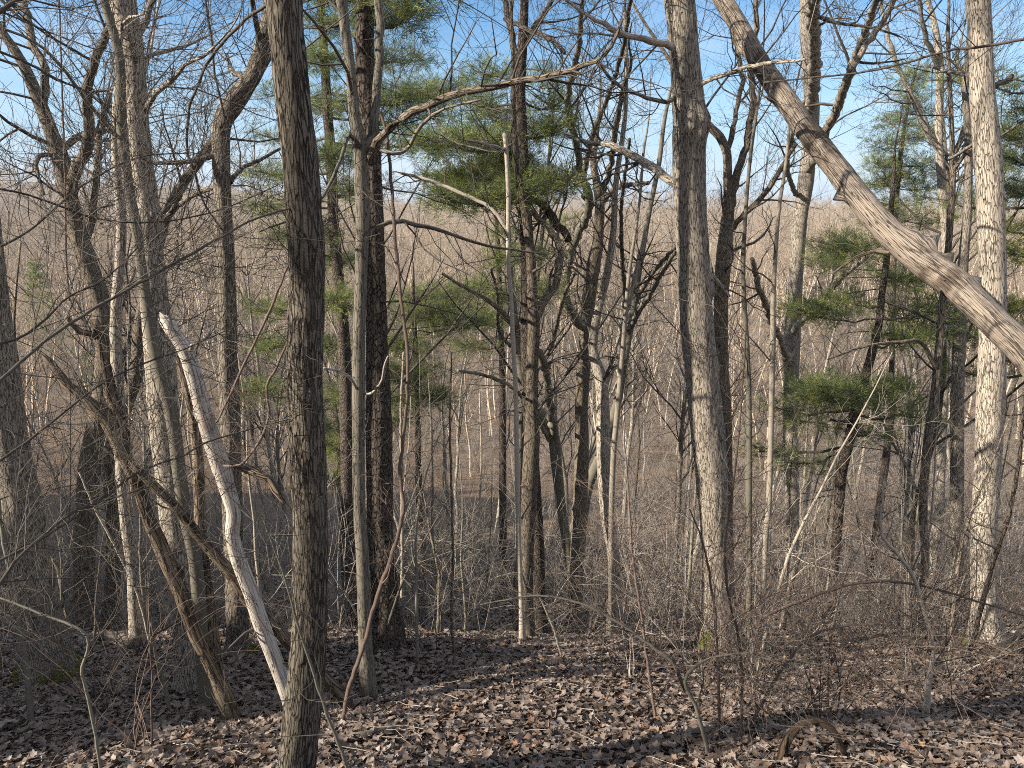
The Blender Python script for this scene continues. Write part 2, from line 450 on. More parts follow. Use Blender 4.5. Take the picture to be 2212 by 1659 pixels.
def grow(T, p, d, L, r, lev, rg, wig=0.27, up=0.10, kids=(3, 5), spread=(0.6, 1.15), rmin=0.0016, seg=5):
    P, R = [p.copy()], [r]
    d = d.normalized(); st = L / seg
    q = p.copy()
    for i in range(seg):
        d = (d + perp(d, rg) * rg.uniform(0, 2) * wig + Vector((0, 0, up))).normalized()
        q = q + d * st
        P.append(q.copy()); R.append(max(r * (1 - 0.68 * (i + 1) / seg), rmin * 0.7))
    T.add(P, R)
    if lev > 0:
        k = rg.randint(*kids)
        for i in range(k):
            t = rg.uniform(0.22, 1.0) if i else 1.0
            j = min(int(t * seg), seg - 1); f = t * seg - j
            b = P[j].lerp(P[j + 1], f)
            dd = (P[j + 1] - P[j]).normalized()
            ang = rg.uniform(*spread) if i else rg.uniform(0.1, 0.5)
            nd_ = dd * math.cos(ang) + perp(dd, rg) * math.sin(ang)
            rr = max((R[j] * (1 - f) + R[j + 1] * f) * rg.uniform(0.5, 0.75), rmin)
            grow(T, b, nd_, L * rg.uniform(0.45, 0.72) * (1.15 - 0.35 * t), rr, lev - 1, rg, wig, up, kids, spread, rmin, max(3, seg - 1) if lev < 3 else seg)

def sprout(T, P, R, n, L, lev, rg, t0=0.3, t1=1.0, rf=0.4, up=0.10, side=None, wig=0.22, kids=(3, 5), rmax=0.03):
    """side branches along a stem"""
    m = len(P) - 1
    for i in range(n):
        t = t0 + (t1 - t0) * (i + rg.random()) / n
        j = min(int(t * m), m - 1)
        dd = (P[j + 1] - P[j]).normalized()
        a = rg.uniform(0.7, 1.25)
        o = perp(dd, rg)
        if side is not None:
            o = (o + side * 1.2).normalized()
        d = dd * math.cos(a) + o * math.sin(a)
        grow(T, P[j].copy(), d, L * rg.uniform(0.6, 1.2) * (1.1 - 0.45 * t), max(0.0022, min(R[j] * rf, rmax) * rg.uniform(0.6, 1.0)), lev, rg, wig, up, kids)

# ------------------------------------------------------------------ traced trees
def trace(pts, d, base=None):
    """pixel polyline (u, v, r) -> points and radii; d a distance or a (start, end) pair"""
    d0, d1 = d if isinstance(d, tuple) else (d, d)
    acc = [0.0]
    for a, b in zip(pts, pts[1:]):
        acc.append(acc[-1] + math.hypot(b[0] - a[0], b[1] - a[1]))
    P, R = [], []
    for (u, v, r), s in zip(pts, acc):
        p, t = at(u, v, d0 + (d1 - d0) * s / acc[-1])
        P.append(p); R.append(r * t / FPX)
    return P, R

def thing(name, loc, label, cat, group=None):
    o = bpy.data.objects.new(name, None)
    o.empty_display_size = 0.2
    S.collection.objects.link(o); o.location = loc
    return tag(o, label, cat, group)

def shift(P, o):
    return [Vector(p) - o for p in P]

def tree(name, label, cat, pts, mat, d=None, limbs=(), top=3.0, crown=10, crown_L=1.8, crown_lev=3, t0=0.45, sides=28, rough=0.25, fs=30.0,
         moss=0, burls=(), twig='twig', flare=1.35, seed=1, limb_twigs=6, limb_L=1.1, limb_lev=2, limb_mat=None, up=0.08, top_bend=(0, 0), group=None, dend=None, kids=(3, 5), sink=0.25):
    """pts run from the base upwards. limbs: (pts, far distance, options)"""
    rg = random.Random(seed * 977 + 5)
    if d is None:
        d = hit(pts[0][0], pts[0][1])
    P, R = trace(pts, (d, dend if dend else d))
    if sink:
        b0 = P[0].copy(); b0.z = gz(b0.x, b0.y) - sink
        P[0].z = max(P[0].z, gz(P[0].x, P[0].y) + 0.03)
        up_dir = (P[1] - P[0]).normalized()
        foot = P[0] + up_dir * 0.35
        if (P[1] - P[0]).length > 0.7:
            P[1:1] = [foot]; R[1:1] = [R[0] * 0.92]
        P.insert(0, b0); R.insert(0, R[0] * (1 + (flare - 1) * 1.5)); R[1] = R[1] * (1 + (flare - 1) * 0.6)
    if top:
        dirn = (P[-1] - P[-2]).normalized(); n = 4
        for i in range(n):
            dirn = (dirn + Vector((rg.uniform(-.12, .12) + top_bend[0], rg.uniform(-.12, .12) + top_bend[1], 0.08))).normalized()
            P.append(P[-1] + dirn * (top / n)); R.append(max(R[-1] * 0.68, 0.004))
    org = P[1].copy() if sink else P[0].copy()
    root = thing(name, org, label, cat, group)
    P, R = spline(shift(P, org), R, 0.07 if d < 7 else 0.11)
    bl = []
    for q in burls:
        if len(q) == 5:                       # given by the place where it shows
            def off(i):
                w = P[i] + org; t = w.dot(FW)
                return math.hypot(CX + FPX * w.x / t - q[0], CY - FPX * w.dot(UP) / t - q[1])
            i = min(range(len(P)), key=off)
            bl.append((sum((P[k + 1] - P[k]).length for k in range(i)), q[2], q[3], q[4]))
        else:
            bl.append(q)
    link('trunk', trunk_mesh('trunk', P, R, M[mat], sides, rough, fs, True, bl, .0 if top else R[-1] * 2.2), root)
    if moss:
        V = []; k = 40; B = []
        for i in range(14):
            h = -0.05 + i / 13 * moss
            s = 0
            while s < len(P) - 2 and P[s + 1].z < h: s += 1
            c, r = P[s], R[s]
            for j in range(k):
                a = 2 * math.pi * j / k
                nz = noise.noise(Vector((math.cos(a) * 2.2, math.sin(a) * 2.2, h * 3.0 + seed))) + 0.35 * noise.noise(Vector((math.cos(a) * 9, math.sin(a) * 9, h * 14)))
                e = 0.022 * (1 if nz > (i / 13 - 0.55) * 0.9 else -2.4) + 0.02 * nz
                rr = r * 1.06 + e
                V.append((c.x + math.cos(a) * rr, c.y + math.sin(a) * rr, h)); B.append((0, 0, 0))
        i = (np.arange(13) * k)[:, None]; j = np.arange(k)[None, :]; j2 = (j + 1) % k
        F = np.stack([i + j, i + j2, i + k + j2, i + k + j], axis=-1).reshape(-1, 4)
        link('moss', new_mesh('moss', np.array(V), [F], M['moss']), root)
    T = Tubes()
    for lb in limbs:
        lp, ld, opt = lb[0], lb[1], (lb[2] if len(lb) > 2 else {})
        LP, LR = trace(lp, (opt.get('d0', d), ld))
        if opt.get('ext'):
            dirn = (LP[-1] - LP[-2]).normalized()
            for i in range(3):
                dirn = (dirn + Vector((rg.uniform(-.2, .2), rg.uniform(-.2, .2), 0.1))).normalized()
                LP.append(LP[-1] + dirn * (opt['ext'] / 3)); LR.append(LR[-1] * 0.7)
        LP, LR = spline(shift(LP, org), LR, 0.12)
        # gnarl the limb a little
        for i in range(1, len(LP) - 1):
            LP[i] = LP[i] + Vector((rg.gauss(0, 1), rg.gauss(0, 1), rg.gauss(0, 1))) * LR[i] * opt.get('jit', 0.22)
        lm = M[opt.get('mat', limb_mat or mat)]
        if LR[0] > 0.03:
            me = trunk_mesh('limb', LP, LR, lm, 14, 0.2, fs)
        else:
            q = Tubes(); q.add(LP, LR, 8); me = q.mesh('limb', lm)
        link(opt.get('name', 'limb'), me, root)
        if opt.get('twigs', limb_twigs):
            sprout(T, LP, LR, opt.get('twigs', limb_twigs), opt.get('L', limb_L), opt.get('lev', limb_lev), rg, opt.get('t0', 0.2), 1.0, 0.45, opt.get('up', up), kids=kids)
    if crown:
        sprout(T, P, R, crown, crown_L, crown_lev, rg, t0, 1.0, 0.4, up, kids=kids)
    if not T.empty():
        link('crown', T.mesh('crown', M[twig]), root)
    return root, org, P, R, d

# --- front trunk with deep furrows
tree('furrowed_tree', 'straight furrowed trunk closest to the viewer, left of centre, running the full height', 'tree',
     [(634, 1712, 42), (642, 1656, 39), (656, 1506, 39), (667, 1373, 36), (670, 1239, 36), (669, 1103, 35), (665, 986, 37), (658, 820, 35.5), (661, 653, 36), (662, 550, 36), (647, 333, 37), (632, 200, 36), (614, 0, 36)],
     'furrow', top=6, crown=14, crown_L=2.2, t0=0.62, sides=64, rough=0.5, fs=26, seed=1, twig='twig',
     limbs=[([(645, 620, 6), (632, 560, 4), (600, 520, 3)], 3.6, {'twigs': 2, 'L': .4}), ])
# --- tall rough trunk at left with a broken limb scar
tree('oak_tree', 'tall rough grey trunk with a broken limb scar, behind the dark smooth stem at left', 'tree',
     [(408, 1496, 28), (405, 1439, 26), (398, 1339, 26), (391, 1239, 27), (380, 1139, 29), (363, 986, 30), (354, 886, 30), (347, 786, 30), (338, 686, 28), (327, 550, 24), (320, 467, 23), (312, 400, 23), (299, 300, 23), (293, 200, 22), (285, 100, 24), (265, 0, 27), (262, -60, 24)],
     'oak', top=5, crown=12, crown_L=2.2, t0=0.7, sides=44, rough=0.4, seed=2,
     burls=((4.55, 5.6, 0.10, 0.05),),
     limbs=[([(287, 95, 9), (305, 60, 9), (318, 25, 8), (332, -20, 7)], 6.4, {'ext': 1.5}),
            ([(312, 245, 6), (335, 200, 6), (372, 175, 5), (398, 140, 4), (440, 122, 3)], 5.4, {'ext': .8}),
            ([(306, 130, 5), (330, 118, 5), (380, 105, 4), (405, 98, 3)], 6.6, {'ext': .8}),
            ([(285, 60, 4), (262, 63, 4), (275, 40, 3), (310, 30, 3)], 5.0, {})])
tree('smooth_sapling', 'slim dark olive smooth stem crossing in front of the rough trunk at left', 'tree',
     [(448, 1512, 15), (437, 1406, 14), (430, 1306, 14), (421, 1206, 14), (400, 1106, 14), (387, 1020, 14), (375, 920, 14), (355, 836, 14), (333, 753, 12.5), (317, 653, 11), (302, 553, 10.5), (296, 500, 11), (277, 400, 10.5), (265, 300, 11), (262, 233, 10), (259, 133, 10), (244, 67, 9), (225, 0, 9)],
     'smooth', d=5.5, top=3, crown=8, crown_L=1.4, t0=0.6, sides=24, rough=0.05, seed=3, fs=12,
     limbs=[([(262, 300, 5), (247, 290, 4), (187, 217, 4), (133, 143, 3.5), (73, 90, 3), (0, 60, 3)], 4.0, {'twigs': 9, 'L': .9, 'ext': .5}),
            ([(258, 120, 4), (268, 66, 4), (300, 40, 3)], 5.8, {})])
tree('snag', 'forked dead brown snag with black rotten foot leaning left', 'dead tree',
     [(495, 1535, 16), (470, 1470, 14), (447, 1420, 13), (424, 1375, 14), (400, 1306, 15), (380, 1256, 14), (364, 1222, 15), (340, 1165, 14), (317, 1110, 13), (300, 1060, 11), (283, 1015, 13), (262, 970, 16), (253, 950, 15), (230, 910, 13), (207, 886, 14), (180, 858, 12), (150, 836, 11), (118, 795, 8), (97, 772, 5)],
     'rotten', d=5.1, top=0, crown=0, sides=28, rough=0.5, seed=4, dend=5.0,
     limbs=[([(466, 1462, 14.5), (447, 1420, 14.5), (430, 1388, 14.5)], 5.1, {'twigs': 0, 'mat': 'char', 'name': 'rotten_wood'}),
            ([(396, 1290, 15.5), (380, 1256, 15.5), (364, 1222, 15.5), (342, 1170, 14.5), (326, 1130, 13)], 5.07, {'twigs': 0, 'mat': 'char', 'name': 'rotten_wood'}),
            ([(275, 1000, 12), (263, 920, 13), (245, 860, 14), (238, 830, 12), (225, 770, 10), (212, 720, 10), (203, 690, 8)], 5.0, {'twigs': 0, 'mat': 'rotten'}),
            ([(222, 750, 7), (200, 722, 7), (172, 716, 7), (152, 700, 6), (145, 685, 5)], 4.9, {'twigs': 1, 'L': .3, 'mat': 'rotten'})])
# black patches of the snag's foot are a sleeve of rotten wood
tree('fallen_branch', 'split brown dead log slanting from the snag down behind the furrowed trunk', 'log',
     [(748, 1512, 13), (697, 1460, 13), (627, 1390, 13), (567, 1325, 14), (533, 1290, 13), (500, 1240, 12), (433, 1163, 11), (390, 1106, 10), (345, 1060, 9), (290, 1008, 8)],
     'rotten', top=0, crown=3, crown_L=.4, crown_lev=1, t0=.1, sides=24, rough=0.5, seed=5, d=5.35, dend=5.0, flare=1.0, sink=0.1)
tree('dead_tree', 'bleached white barkless dead trunk leaning left with crooked side limb', 'dead tree',
     [(630, 1535, 15), (615, 1480, 16), (587, 1406, 16), (562, 1340, 17), (540, 1273, 16), (518, 1216, 16), (502, 1156, 14.5), (505, 1106, 15), (490, 1050, 17), (478, 1010, 20), (462, 963, 20), (445, 910, 17), (430, 853, 17), (413, 790, 17), (395, 745, 16), (375, 718, 14), (365, 703, 12)],
     'dead', d=5.2, dend=4.8, top=0, crown=0, sides=28, rough=0.12, seed=6, flare=1.05,
     burls=((3.0, 2.6, .05, .03),),
     limbs=[([(478, 985, 13), (505, 1000, 11), (533, 1012, 10), (560, 1022, 9), (580, 1035, 8), (597, 1060, 8), (606, 1075, 7), (616, 1090, 3)], 4.9, {'d0': 5.03, 'twigs': 0, 'mat': 'rotten'}),
            ([(410, 760, 6), (416, 752, 5), (414, 746, 4)], 4.7, {'d0': 4.85, 'twigs': 0})])
tree('snag', 'short dark rotten stub standing behind the bleached leaning trunk', 'dead tree',
     [(452, 1330, 12), (440, 1220, 12), (432, 1120, 11), (428, 1000, 11), (420, 920, 10), (412, 880, 9), (395, 800, 11), (372, 740, 9), (350, 700, 8), (338, 640, 7), (318, 600, 4)],
     'rotten', d=6.4, top=0, crown=2, crown_L=.5, crown_lev=1, sides=20, rough=0.5, seed=61)
tree('oak_tree', 'thick grey trunk with mossy foot leaning out of the left edge', 'tree',
     [(108, 1472, 46), (85, 1340, 43), (62, 1220, 41), (42, 1080, 38), (20, 950, 35), (8, 820, 31), (-8, 700, 29), (-30, 500, 27), (-60, 200, 24)],
     'oak', top=7, crown=14, crown_L=2.5, t0=0.5, sides=48, rough=0.35, moss=0.34, seed=7)
tree('oak_tree', 'crooked oak at upper left that splits into three gnarled upright limbs', 'tree',
     [(178, 1320, 21), (185, 1150, 22), (195, 1000, 21), (222, 850, 20), (228, 720, 20), (207, 620, 19), (180, 540, 18), (150, 430, 17), (133, 350, 17), (110, 283, 14), (77, 200, 13), (45, 130, 10), (0, 63, 9), (-40, 0, 8)],
     'brown', d=10.5, top=3, crown=16, crown_L=2.0, t0=0.55, sides=28, rough=0.3, seed=8,
     limbs=[([(150, 430, 12), (163, 370, 12), (187, 310, 12), (195, 270, 11), (188, 200, 10), (200, 150, 9), (213, 110, 9), (232, 70, 8), (244, 0, 6)], 9.5, {'ext': 2, 'twigs': 9, 'L': 1.5}),
            ([(92, 225, 9), (99, 150, 8.5), (73, 100, 8), (57, 33, 8), (47, -10, 7)], 11.5, {'ext': 2, 'twigs': 8, 'L': 1.5}),
            ([(140, 320, 7), (187, 285, 7), (225, 283, 6), (252, 268, 5), (300, 230, 4)], 11, {'twigs': 6, 'L': 1.2}),
            ([(130, 340, 5), (85, 335, 5), (80, 370, 4), (95, 420, 3)], 10, {'twigs': 4}),
            ([(182, 545, 7), (200, 470, 7), (207, 400, 7), (213, 330, 7), (217, 290, 6), (237, 200, 5)], 11, {'twigs': 8, 'L': 1.3})])
tree('maple_tree', 'bent dark tree behind the rough left trunk arching up to the right', 'tree',
     [(240, 1330, 17), (248, 1150, 16), (240, 1000, 16), (262, 900, 16), (295, 800, 15), (303, 700, 13), (330, 580, 12), (353, 483, 11), (393, 400, 10), (423, 357, 10), (467, 295, 9), (520, 230, 7)],
     'brown', d=11, top=3, crown=12, crown_L=1.6, t0=0.35, sides=22, rough=0.25, seed=9, top_bend=(.05, 0))
tree('maple_tree', 'slender pale grey trunk with swollen foot between the left oaks', 'tree',
     [(300, 1396, 17), (293, 1330, 14), (290, 1250, 14), (283, 1190, 14), (272, 1106, 13), (262, 1000, 12), (258, 880, 12), (250, 700, 11), (262, 500, 10), (250, 300, 9), (262, 100, 8), (255, -20, 7)],
     'oak', top=4, crown=12, crown_L=1.6, t0=0.5, sides=22, rough=0.25, seed=10)
tree('oak_tree', 'upright shaggy oak with mossy foot whose top bends right behind the furrowed trunk', 'tree',
     [(515, 1416, 27), (514, 1380, 23), (511, 1290, 22), (505, 1180, 20), (500, 1050, 20), (498, 950, 20), (495, 850, 21), (492, 750, 20), (490, 650, 19), (487, 553, 18), (483, 480, 18), (480, 400, 18), (477, 320, 18), (482, 260, 19), (505, 215, 19), (543, 170, 18), (565, 110, 17), (580, 40, 16), (590, -40, 15)],
     'furrow', top=5, crown=14, crown_L=2.0, t0=0.55, sides=36, rough=0.45, moss=0.13, seed=11,
     limbs=[([(478, 330, 6), (430, 345, 6), (380, 350, 5), (330, 352, 4)], 7.2, {'twigs': 4}),
            ([(530, 185, 7), (520, 160, 6), (500, 155, 5), (490, 120, 4)], 8.5, {'twigs': 4}),
            ([(498, 395, 5), (515, 370, 5), (560, 345, 4), (610, 318, 3)], 8.8, {'twigs': 6}),
            ([(478, 400, 6), (440, 410, 6), (390, 440, 6), (345, 480, 5)], 8.4, {'twigs': 4})])
tree('maple_tree', 'slim grey maple left of the dark pine trunk, sending one long bough rightwards', 'tree',
     [(797, 1512, 17), (790, 1406, 14.5), (786, 1306, 14), (783, 1206, 14), (776, 1103, 13.5), (774, 953, 13), (774, 853, 14), (775, 753, 13), (778, 653, 12.5), (781, 553, 13), (783, 470, 15), (781, 400, 16), (778, 320, 16), (766, 250, 12), (757, 150, 11), (745, 60, 11), (735, -20, 11)],
     'maple', d=5.8, top=4, crown=10, crown_L=1.4, t0=0.5, sides=32, rough=0.16, fs=26, seed=12,
     limbs=[([(786, 330, 11), (800, 290, 10), (812, 250, 9.5), (817, 150, 9.5), (819, 0, 9), (819, -60, 8)], 6.2, {'ext': 2, 't0': .5}),
            ([(796, 345, 9), (815, 308, 9), (832, 288, 8.5), (870, 253, 8.5), (920, 227, 8.5), (1004, 200, 8), (1104, 180, 7), (1204, 160, 6.5), (1287, 130, 5), (1320, 100, 4), (1345, 40, 3)], 4.9, {'mat': 'brown', 'twigs': 16, 'L': .9, 'lev': 2, 't0': .3}),
            ([(800, 320, 5), (870, 330, 4), (910, 270, 4), (960, 235, 3), (1040, 215, 2.5)], 5.2, {'twigs': 6, 'L': .7}),
            ([(785, 330, 5), (755, 290, 5), (735, 350, 4), (700, 420, 3), (660, 460, 3), (560, 500, 2)], 4.5, {'twigs': 6, 'L': .7}),
            ([(770, 520, 5), (840, 480, 5), (900, 485, 5), (960, 500, 4), (1050, 530, 3), (1180, 550, 2)], 6.6, {'twigs': 8, 'L': .8}),
            ([(772, 845, 3), (760, 820, 3), (737, 803, 3), (700, 795, 2)], 5.2, {'twigs': 3, 'L': .3, 'lev': 1, 'mat': 'dead'}),
            ([(788, 850, 3), (805, 848, 3), (826, 820, 3), (830, 795, 3), (838, 770, 2)], 5.2, {'twigs': 3, 'L': .3, 'lev': 1, 'mat': 'dead'})])

# ------------------------------------------------------------------ pine foliage
class Needles:
    def __init__(s): s.p, s.d, s.s = [], [], []
    def add(s, p, d, sz): s.p.append(tuple(p)); s.d.append(tuple(d)); s.s.append(sz)
    def mesh(s, name, mat, k=11, w=0.0032):
        p = np.array(s.p); d = np.array(s.d); z = np.array(s.s); m = len(p)
        d = d[:, None, :] + npr.normal(0, 0.42, (m, k, 3)); d /= np.linalg.norm(d, axis=2, keepdims=True)
        q = p[:, None, :] + npr.normal(0, 0.022, (m, k, 3))
        L = z[:, None] * npr.uniform(0.7, 1.15, (m, k))
        sd = np.cross(d, npr.normal(0, 1, (m, k, 3))); sd /= np.linalg.norm(sd, axis=2, keepdims=True)
        V = np.stack([q - sd * w, q + sd * w, q + d * L[..., None]], axis=2)
        t = np.clip(npr.normal(0.45, 0.27, (m, 1, 1)) + npr.normal(0, 0.12, (m, k, 1)), 0, 1)
        t = np.broadcast_to(t, (m, k, 3))
        F = np.arange(m * k * 3).reshape(-1, 3)
        return new_mesh(name, V.reshape(-1, 3), [F], mat, {'tint': t.reshape(-1)}, smooth=False)

def pine_bough(T, N, p0, c, rx, rz, rg, n=120, size=0.11, r0=0.02):
    """a bough from p0 out to a flat spray of foliage centred on c"""
    p0 = Vector(p0); c = Vector(c)
    ax = c - p0; ax.z *= 0.3
    ax = ax.normalized() if ax.length > 0.01 else Vector((1, 0, 0))
    tip = c + ax * rx * 0.75
    mid = p0.lerp(tip, 0.5) + Vector((0, 0, -0.08 * (tip - p0).length))
    P, R = spline([p0, mid, tip], [r0, r0 * 0.7, 0.004], 0.2)
    P = [P[0]] + [p + Vector((rg.gauss(0, .02), rg.gauss(0, .02), rg.gauss(0, .02))) for p in P[1:]]
    T.add(P, R)
    per = 9
    for i in range(max(3, n // per)):
        t = rg.uniform(0.35, 1.0); j = min(int(t * (len(P) - 1)), len(P) - 2)
        b = P[j]
        q = c + Vector((rg.uniform(-1.1, 1.1) * rx, rg.uniform(-1.1, 1.1) * rx, rg.gauss(0, 0.62) * rz))
        if (q - c).length > rx * 1.25: q = c + (q - c) * 0.75
        if (q - b).length > rx * 1.1: b = P[min(len(P) - 2, int(rg.uniform(.55, 1) * (len(P) - 1)))]
        m = (b + q) * 0.5 + Vector((0, 0, -0.06 * (q - b).length))
        Q, QR = spline([b, m, q], [0.006, 0.004, 0.002], 0.15)
        T.add(Q, QR, 3)
        dd = (Q[-1] - Q[0]).normalized()
        for e in range(per):
            f = 0.25 + 0.75 * (e + rg.random()) / per
            s = min(int(f * (len(Q) - 1)), len(Q) - 1)
            o = Vector((rg.gauss(0, 1), rg.gauss(0, 1), rg.gauss(0, .7))) * 0.12
            N.add(Q[s] + o, (dd * 0.9 + o * 5 + Vector((0, 0, 0.35))).normalized(), size * rg.uniform(.8, 1.2))

def pine(name, label, pts, boughs, d=None, dd=0.0, top=4, needle='needle', seed=1, sides=28, mat='pine', extra=0, twigs=0, dend=None, rough=.45, limbs=(), size=.145, dens=.85, group=None):
    """boughs: (u, v, half width, half height, depth offset, tufts, v of the joint)"""
    root, org, P, R, d = tree(name, label, 'pine tree', pts, mat, d=d, top=top, crown=0, sides=sides, rough=rough, seed=seed, dend=dend, limbs=limbs, fs=24, group=group)
    rg = random.Random(seed * 31 + 2)
    N = Needles()
    for (u, v, hw, hh, od, n, jv) in boughs:
        c, t = at(u, v, d + od)
        c = c - org
        # the joint: the trunk point seen at picture height jv
        best = min(range(len(P)), key=lambda i: abs((at(u, jv, d)[0] - org).z - P[i].z))
        T = Tubes()
        pine_bough(T, N, P[best], c, 1.2 * hw * t / FPX, hh * t / FPX, rg, int(n * dens * 1.45), size * .86, max(.012, R[best] * .3))
        link('limb', T.mesh('limb', M['twig']), root)
    for i in range(extra):
        s = int(len(P) * rg.uniform(.55, .98)); a = rg.uniform(0, 6.28); L = rg.uniform(.8, 1.9) * (1.3 - s / len(P))* 1.6
        c = P[s] + Vector((math.cos(a) * L, math.sin(a) * L, .15))
        T = Tubes()
        pine_bough(T, N, P[s], c, L * .6, .25, rg, int(110 * dens), size)
        link('limb', T.mesh('limb', M['twig']), root)
    for i in range(twigs):                      # dead lower branches
        s = int(len(P) * rg.uniform(.15, .7)); a = rg.uniform(0, 6.28)
        T = Tubes()
        grow(T, P[s].copy(), Vector((math.cos(a), math.sin(a), -.12)), rg.uniform(.6, 1.6), .01, 1, rg, .12, -.03, (3, 5))
        link('dead_branch', T.mesh('dead_branch', M['twig']), root)
    link('foliage', N.mesh('foliage', M[needle]), root)
    return root

pine('pine_tree', 'thick dark scaly pine trunk just right of the slim grey maple',
     [(835, 1398, 35), (832, 1306, 28), (826, 1206, 27), (821, 1106, 27), (819, 953, 26.5), (817, 853, 25), (815, 753, 22), (813, 653, 21), (811, 553, 20), (806, 400, 18), (800, 300, 19), (793, 200, 20), (786, 100, 20), (788, 0, 19)],
     [(865, 20, 60, 40, 0.6, 200, 30), (700, -40, 90, 30, .5, 200, 0), (860, -60, 100, 40, -.6, 220, -20)], top=7, extra=14, twigs=10, seed=21, sides=48, rough=.6)
# far pine between the front trunk and the dark pine
pine('pine_tree', 'green pine rising behind the furrowed trunk, its boughs showing on both sides',
     [(752, 1120, 15), (748, 900, 14), (744, 760, 13), (735, 640, 12), (722, 500, 11), (715, 350, 11), (705, 200, 10), (697, 60, 9), (692, -20, 8)],
     [(720, 40, 70, 40, 0, 260, 60), (690, 120, 60, 35, -.5, 240, 130), (850, 110, 85, 40, 1, 300, 120), (930, 190, 80, 35, .5, 360, 210), (870, 190, 80, 40, -.5, 300, 200),
      (600, 365, 70, 30, 0, 200, 370), (590, 290, 45, 20, .6, 90, 300), (710, 220, 50, 30, .8, 200, 230), (720, 330, 60, 40, -.8, 240, 320), (900, 245, 90, 28, 0, 300, 250), (760, 400, 80, 40, 0, 240, 420),
      (590, 440, 60, 26, 0, 150, 450), (690, 500, 50, 40, 0, 200, 500), (735, 560, 45, 30, 1, 180, 560), (720, 640, 50, 40, -1, 200, 640), (620, 500, 60, 30, 1, 150, 490), (870, 300, 70, 24, 0, 160, 310), (780, 300, 50, 40, .5, 160, 310)],
     d=14, top=3, seed=22, extra=6, twigs=6, dens=1.2)
pine('pine_tree', 'tall pine at centre with dense flat dark boughs against the sky',
     [(1166, 1352, 15), (1160, 1150, 14), (1147, 950, 14), (1138, 750, 13), (1139, 553, 14), (1134, 450, 14), (1129, 330, 12), (1124, 200, 11), (1129, 100, 10), (1133, 0, 9)],
     [(960, 300, 75, 18, -.3, 300, 320), (1050, 288, 80, 22, .5, 340, 310), (1180, 270, 70, 25, .3, 260, 290), (1060, 240, 60, 22, .8, 140, 250),
      (1000, 380, 85, 24, .2, 420, 400), (1070, 350, 80, 30, .8, 420, 380), (1010, 420, 90, 16, -.4, 300, 430), (1180, 385, 70, 22, .2, 360, 400), (1120, 400, 60, 25, -.6, 240, 410), (1110, 330, 60, 25, .8, 240, 340),
      (1060, 145, 55, 28, .5, 130, 170), (1190, 215, 60, 25, .8, 120, 225), (1040, 200, 55, 20, .8, 100, 210), (1180, 150, 40, 24, .3, 80, 160), (1150, 540, 80, 30, 1, 150, 550), (1180, 620, 70, 30, 1.5, 160, 630)],
     d=10.2, top=4, seed=23, extra=3, twigs=12, dens=1.0,
     limbs=[([(1118, 140, 8), (1108, 90, 7), (1100, 50, 7), (1086, -10, 6)], 10.5, {'ext': 1.5, 'twigs': 5}),
            ([(1128, 105, 6), (1160, 50, 6), (1190, 5, 5)], 10.5, {'ext': 1.5, 'twigs': 5}),
            ([(1142, 420, 8), (1170, 440, 9), (1200, 480, 10), (1228, 520, 8)], 10.8, {'twigs': 3}),
            ([(1090, 40, 5), (1130, 60, 5), (1190, 85, 5), (1220, 115, 4)], 9.6, {'twigs': 6})])
pine('pine_tree', 'leaning pine with patchy green sprays in front of the right valley',
     [(1795, 1322, 9), (1805, 1190, 9), (1812, 1103, 10), (1818, 1020, 11), (1838, 936, 11), (1852, 870, 10), (1875, 793, 9), (1898, 703, 8), (1905, 636, 7), (1916, 553, 6), (1925, 450, 5), (1930, 380, 4)],
     [(1800, 830, 75, 22, -.4, 330, 870), (1770, 845, 60, 18, 0, 200, 870), (1850, 850, 60, 25, .4, 220, 880), (1930, 830, 60, 25, .5, 200, 850), (1830, 520, 65, 25, .3, 260, 550), (1800, 560, 55, 14, 0, 120, 580),
      (1760, 665, 60, 16, .2, 260, 690), (1830, 640, 60, 20, .6, 150, 660), (1960, 590, 70, 26, .4, 220, 600), (1990, 660, 80, 34, .6, 280, 690), (2050, 690, 80, 34, 1, 220, 710), (1960, 720, 70, 25, 0, 200, 740),
      (1950, 880, 60, 22, .8, 130, 900), (1650, 970, 55, 26, .8, 130, 960), (1740, 1000, 50, 20, .8, 80, 980), (1690, 880, 45, 26, 1, 100, 880), (1760, 910, 60, 20, .5, 80, 910), (1880, 930, 50, 20, .5, 90, 930)],
     d=11, top=1, seed=24, extra=0, twigs=16, dens=1.0)
pine('pine_tree', 'narrow pointed young pine with blue sky behind, upper right', 
     [(1925, 900, 6), (1930, 600, 5), (1938, 420, 4.5), (1950, 300, 4), (1968, 190, 3), (1985, 135, 2)],
     [(1980, 165, 22, 20, 0, 70, 180), (1965, 215, 40, 20, 0, 110, 230), (1990, 235, 35, 18, .3, 80, 240), (1940, 260, 45, 22, 0, 120, 270), (1985, 290, 50, 22, -.3, 120, 300), (1930, 305, 50, 22, .3, 130, 320), (1915, 350, 50, 25, 0, 150, 360),
      (1985, 345, 50, 25, 0, 140, 360), (1945, 375, 70, 25, .4, 180, 385), (1905, 395, 45, 25, 0, 130, 400), (1990, 400, 50, 25, .2, 140, 410), (1930, 440, 90, 25, 0, 180, 450), (2000, 470, 70, 25, 0, 140, 480), (1900, 470, 60, 25, .5, 110, 490)],
     d=16, top=.6, seed=25, sides=14, dens=1.0, size=.155)
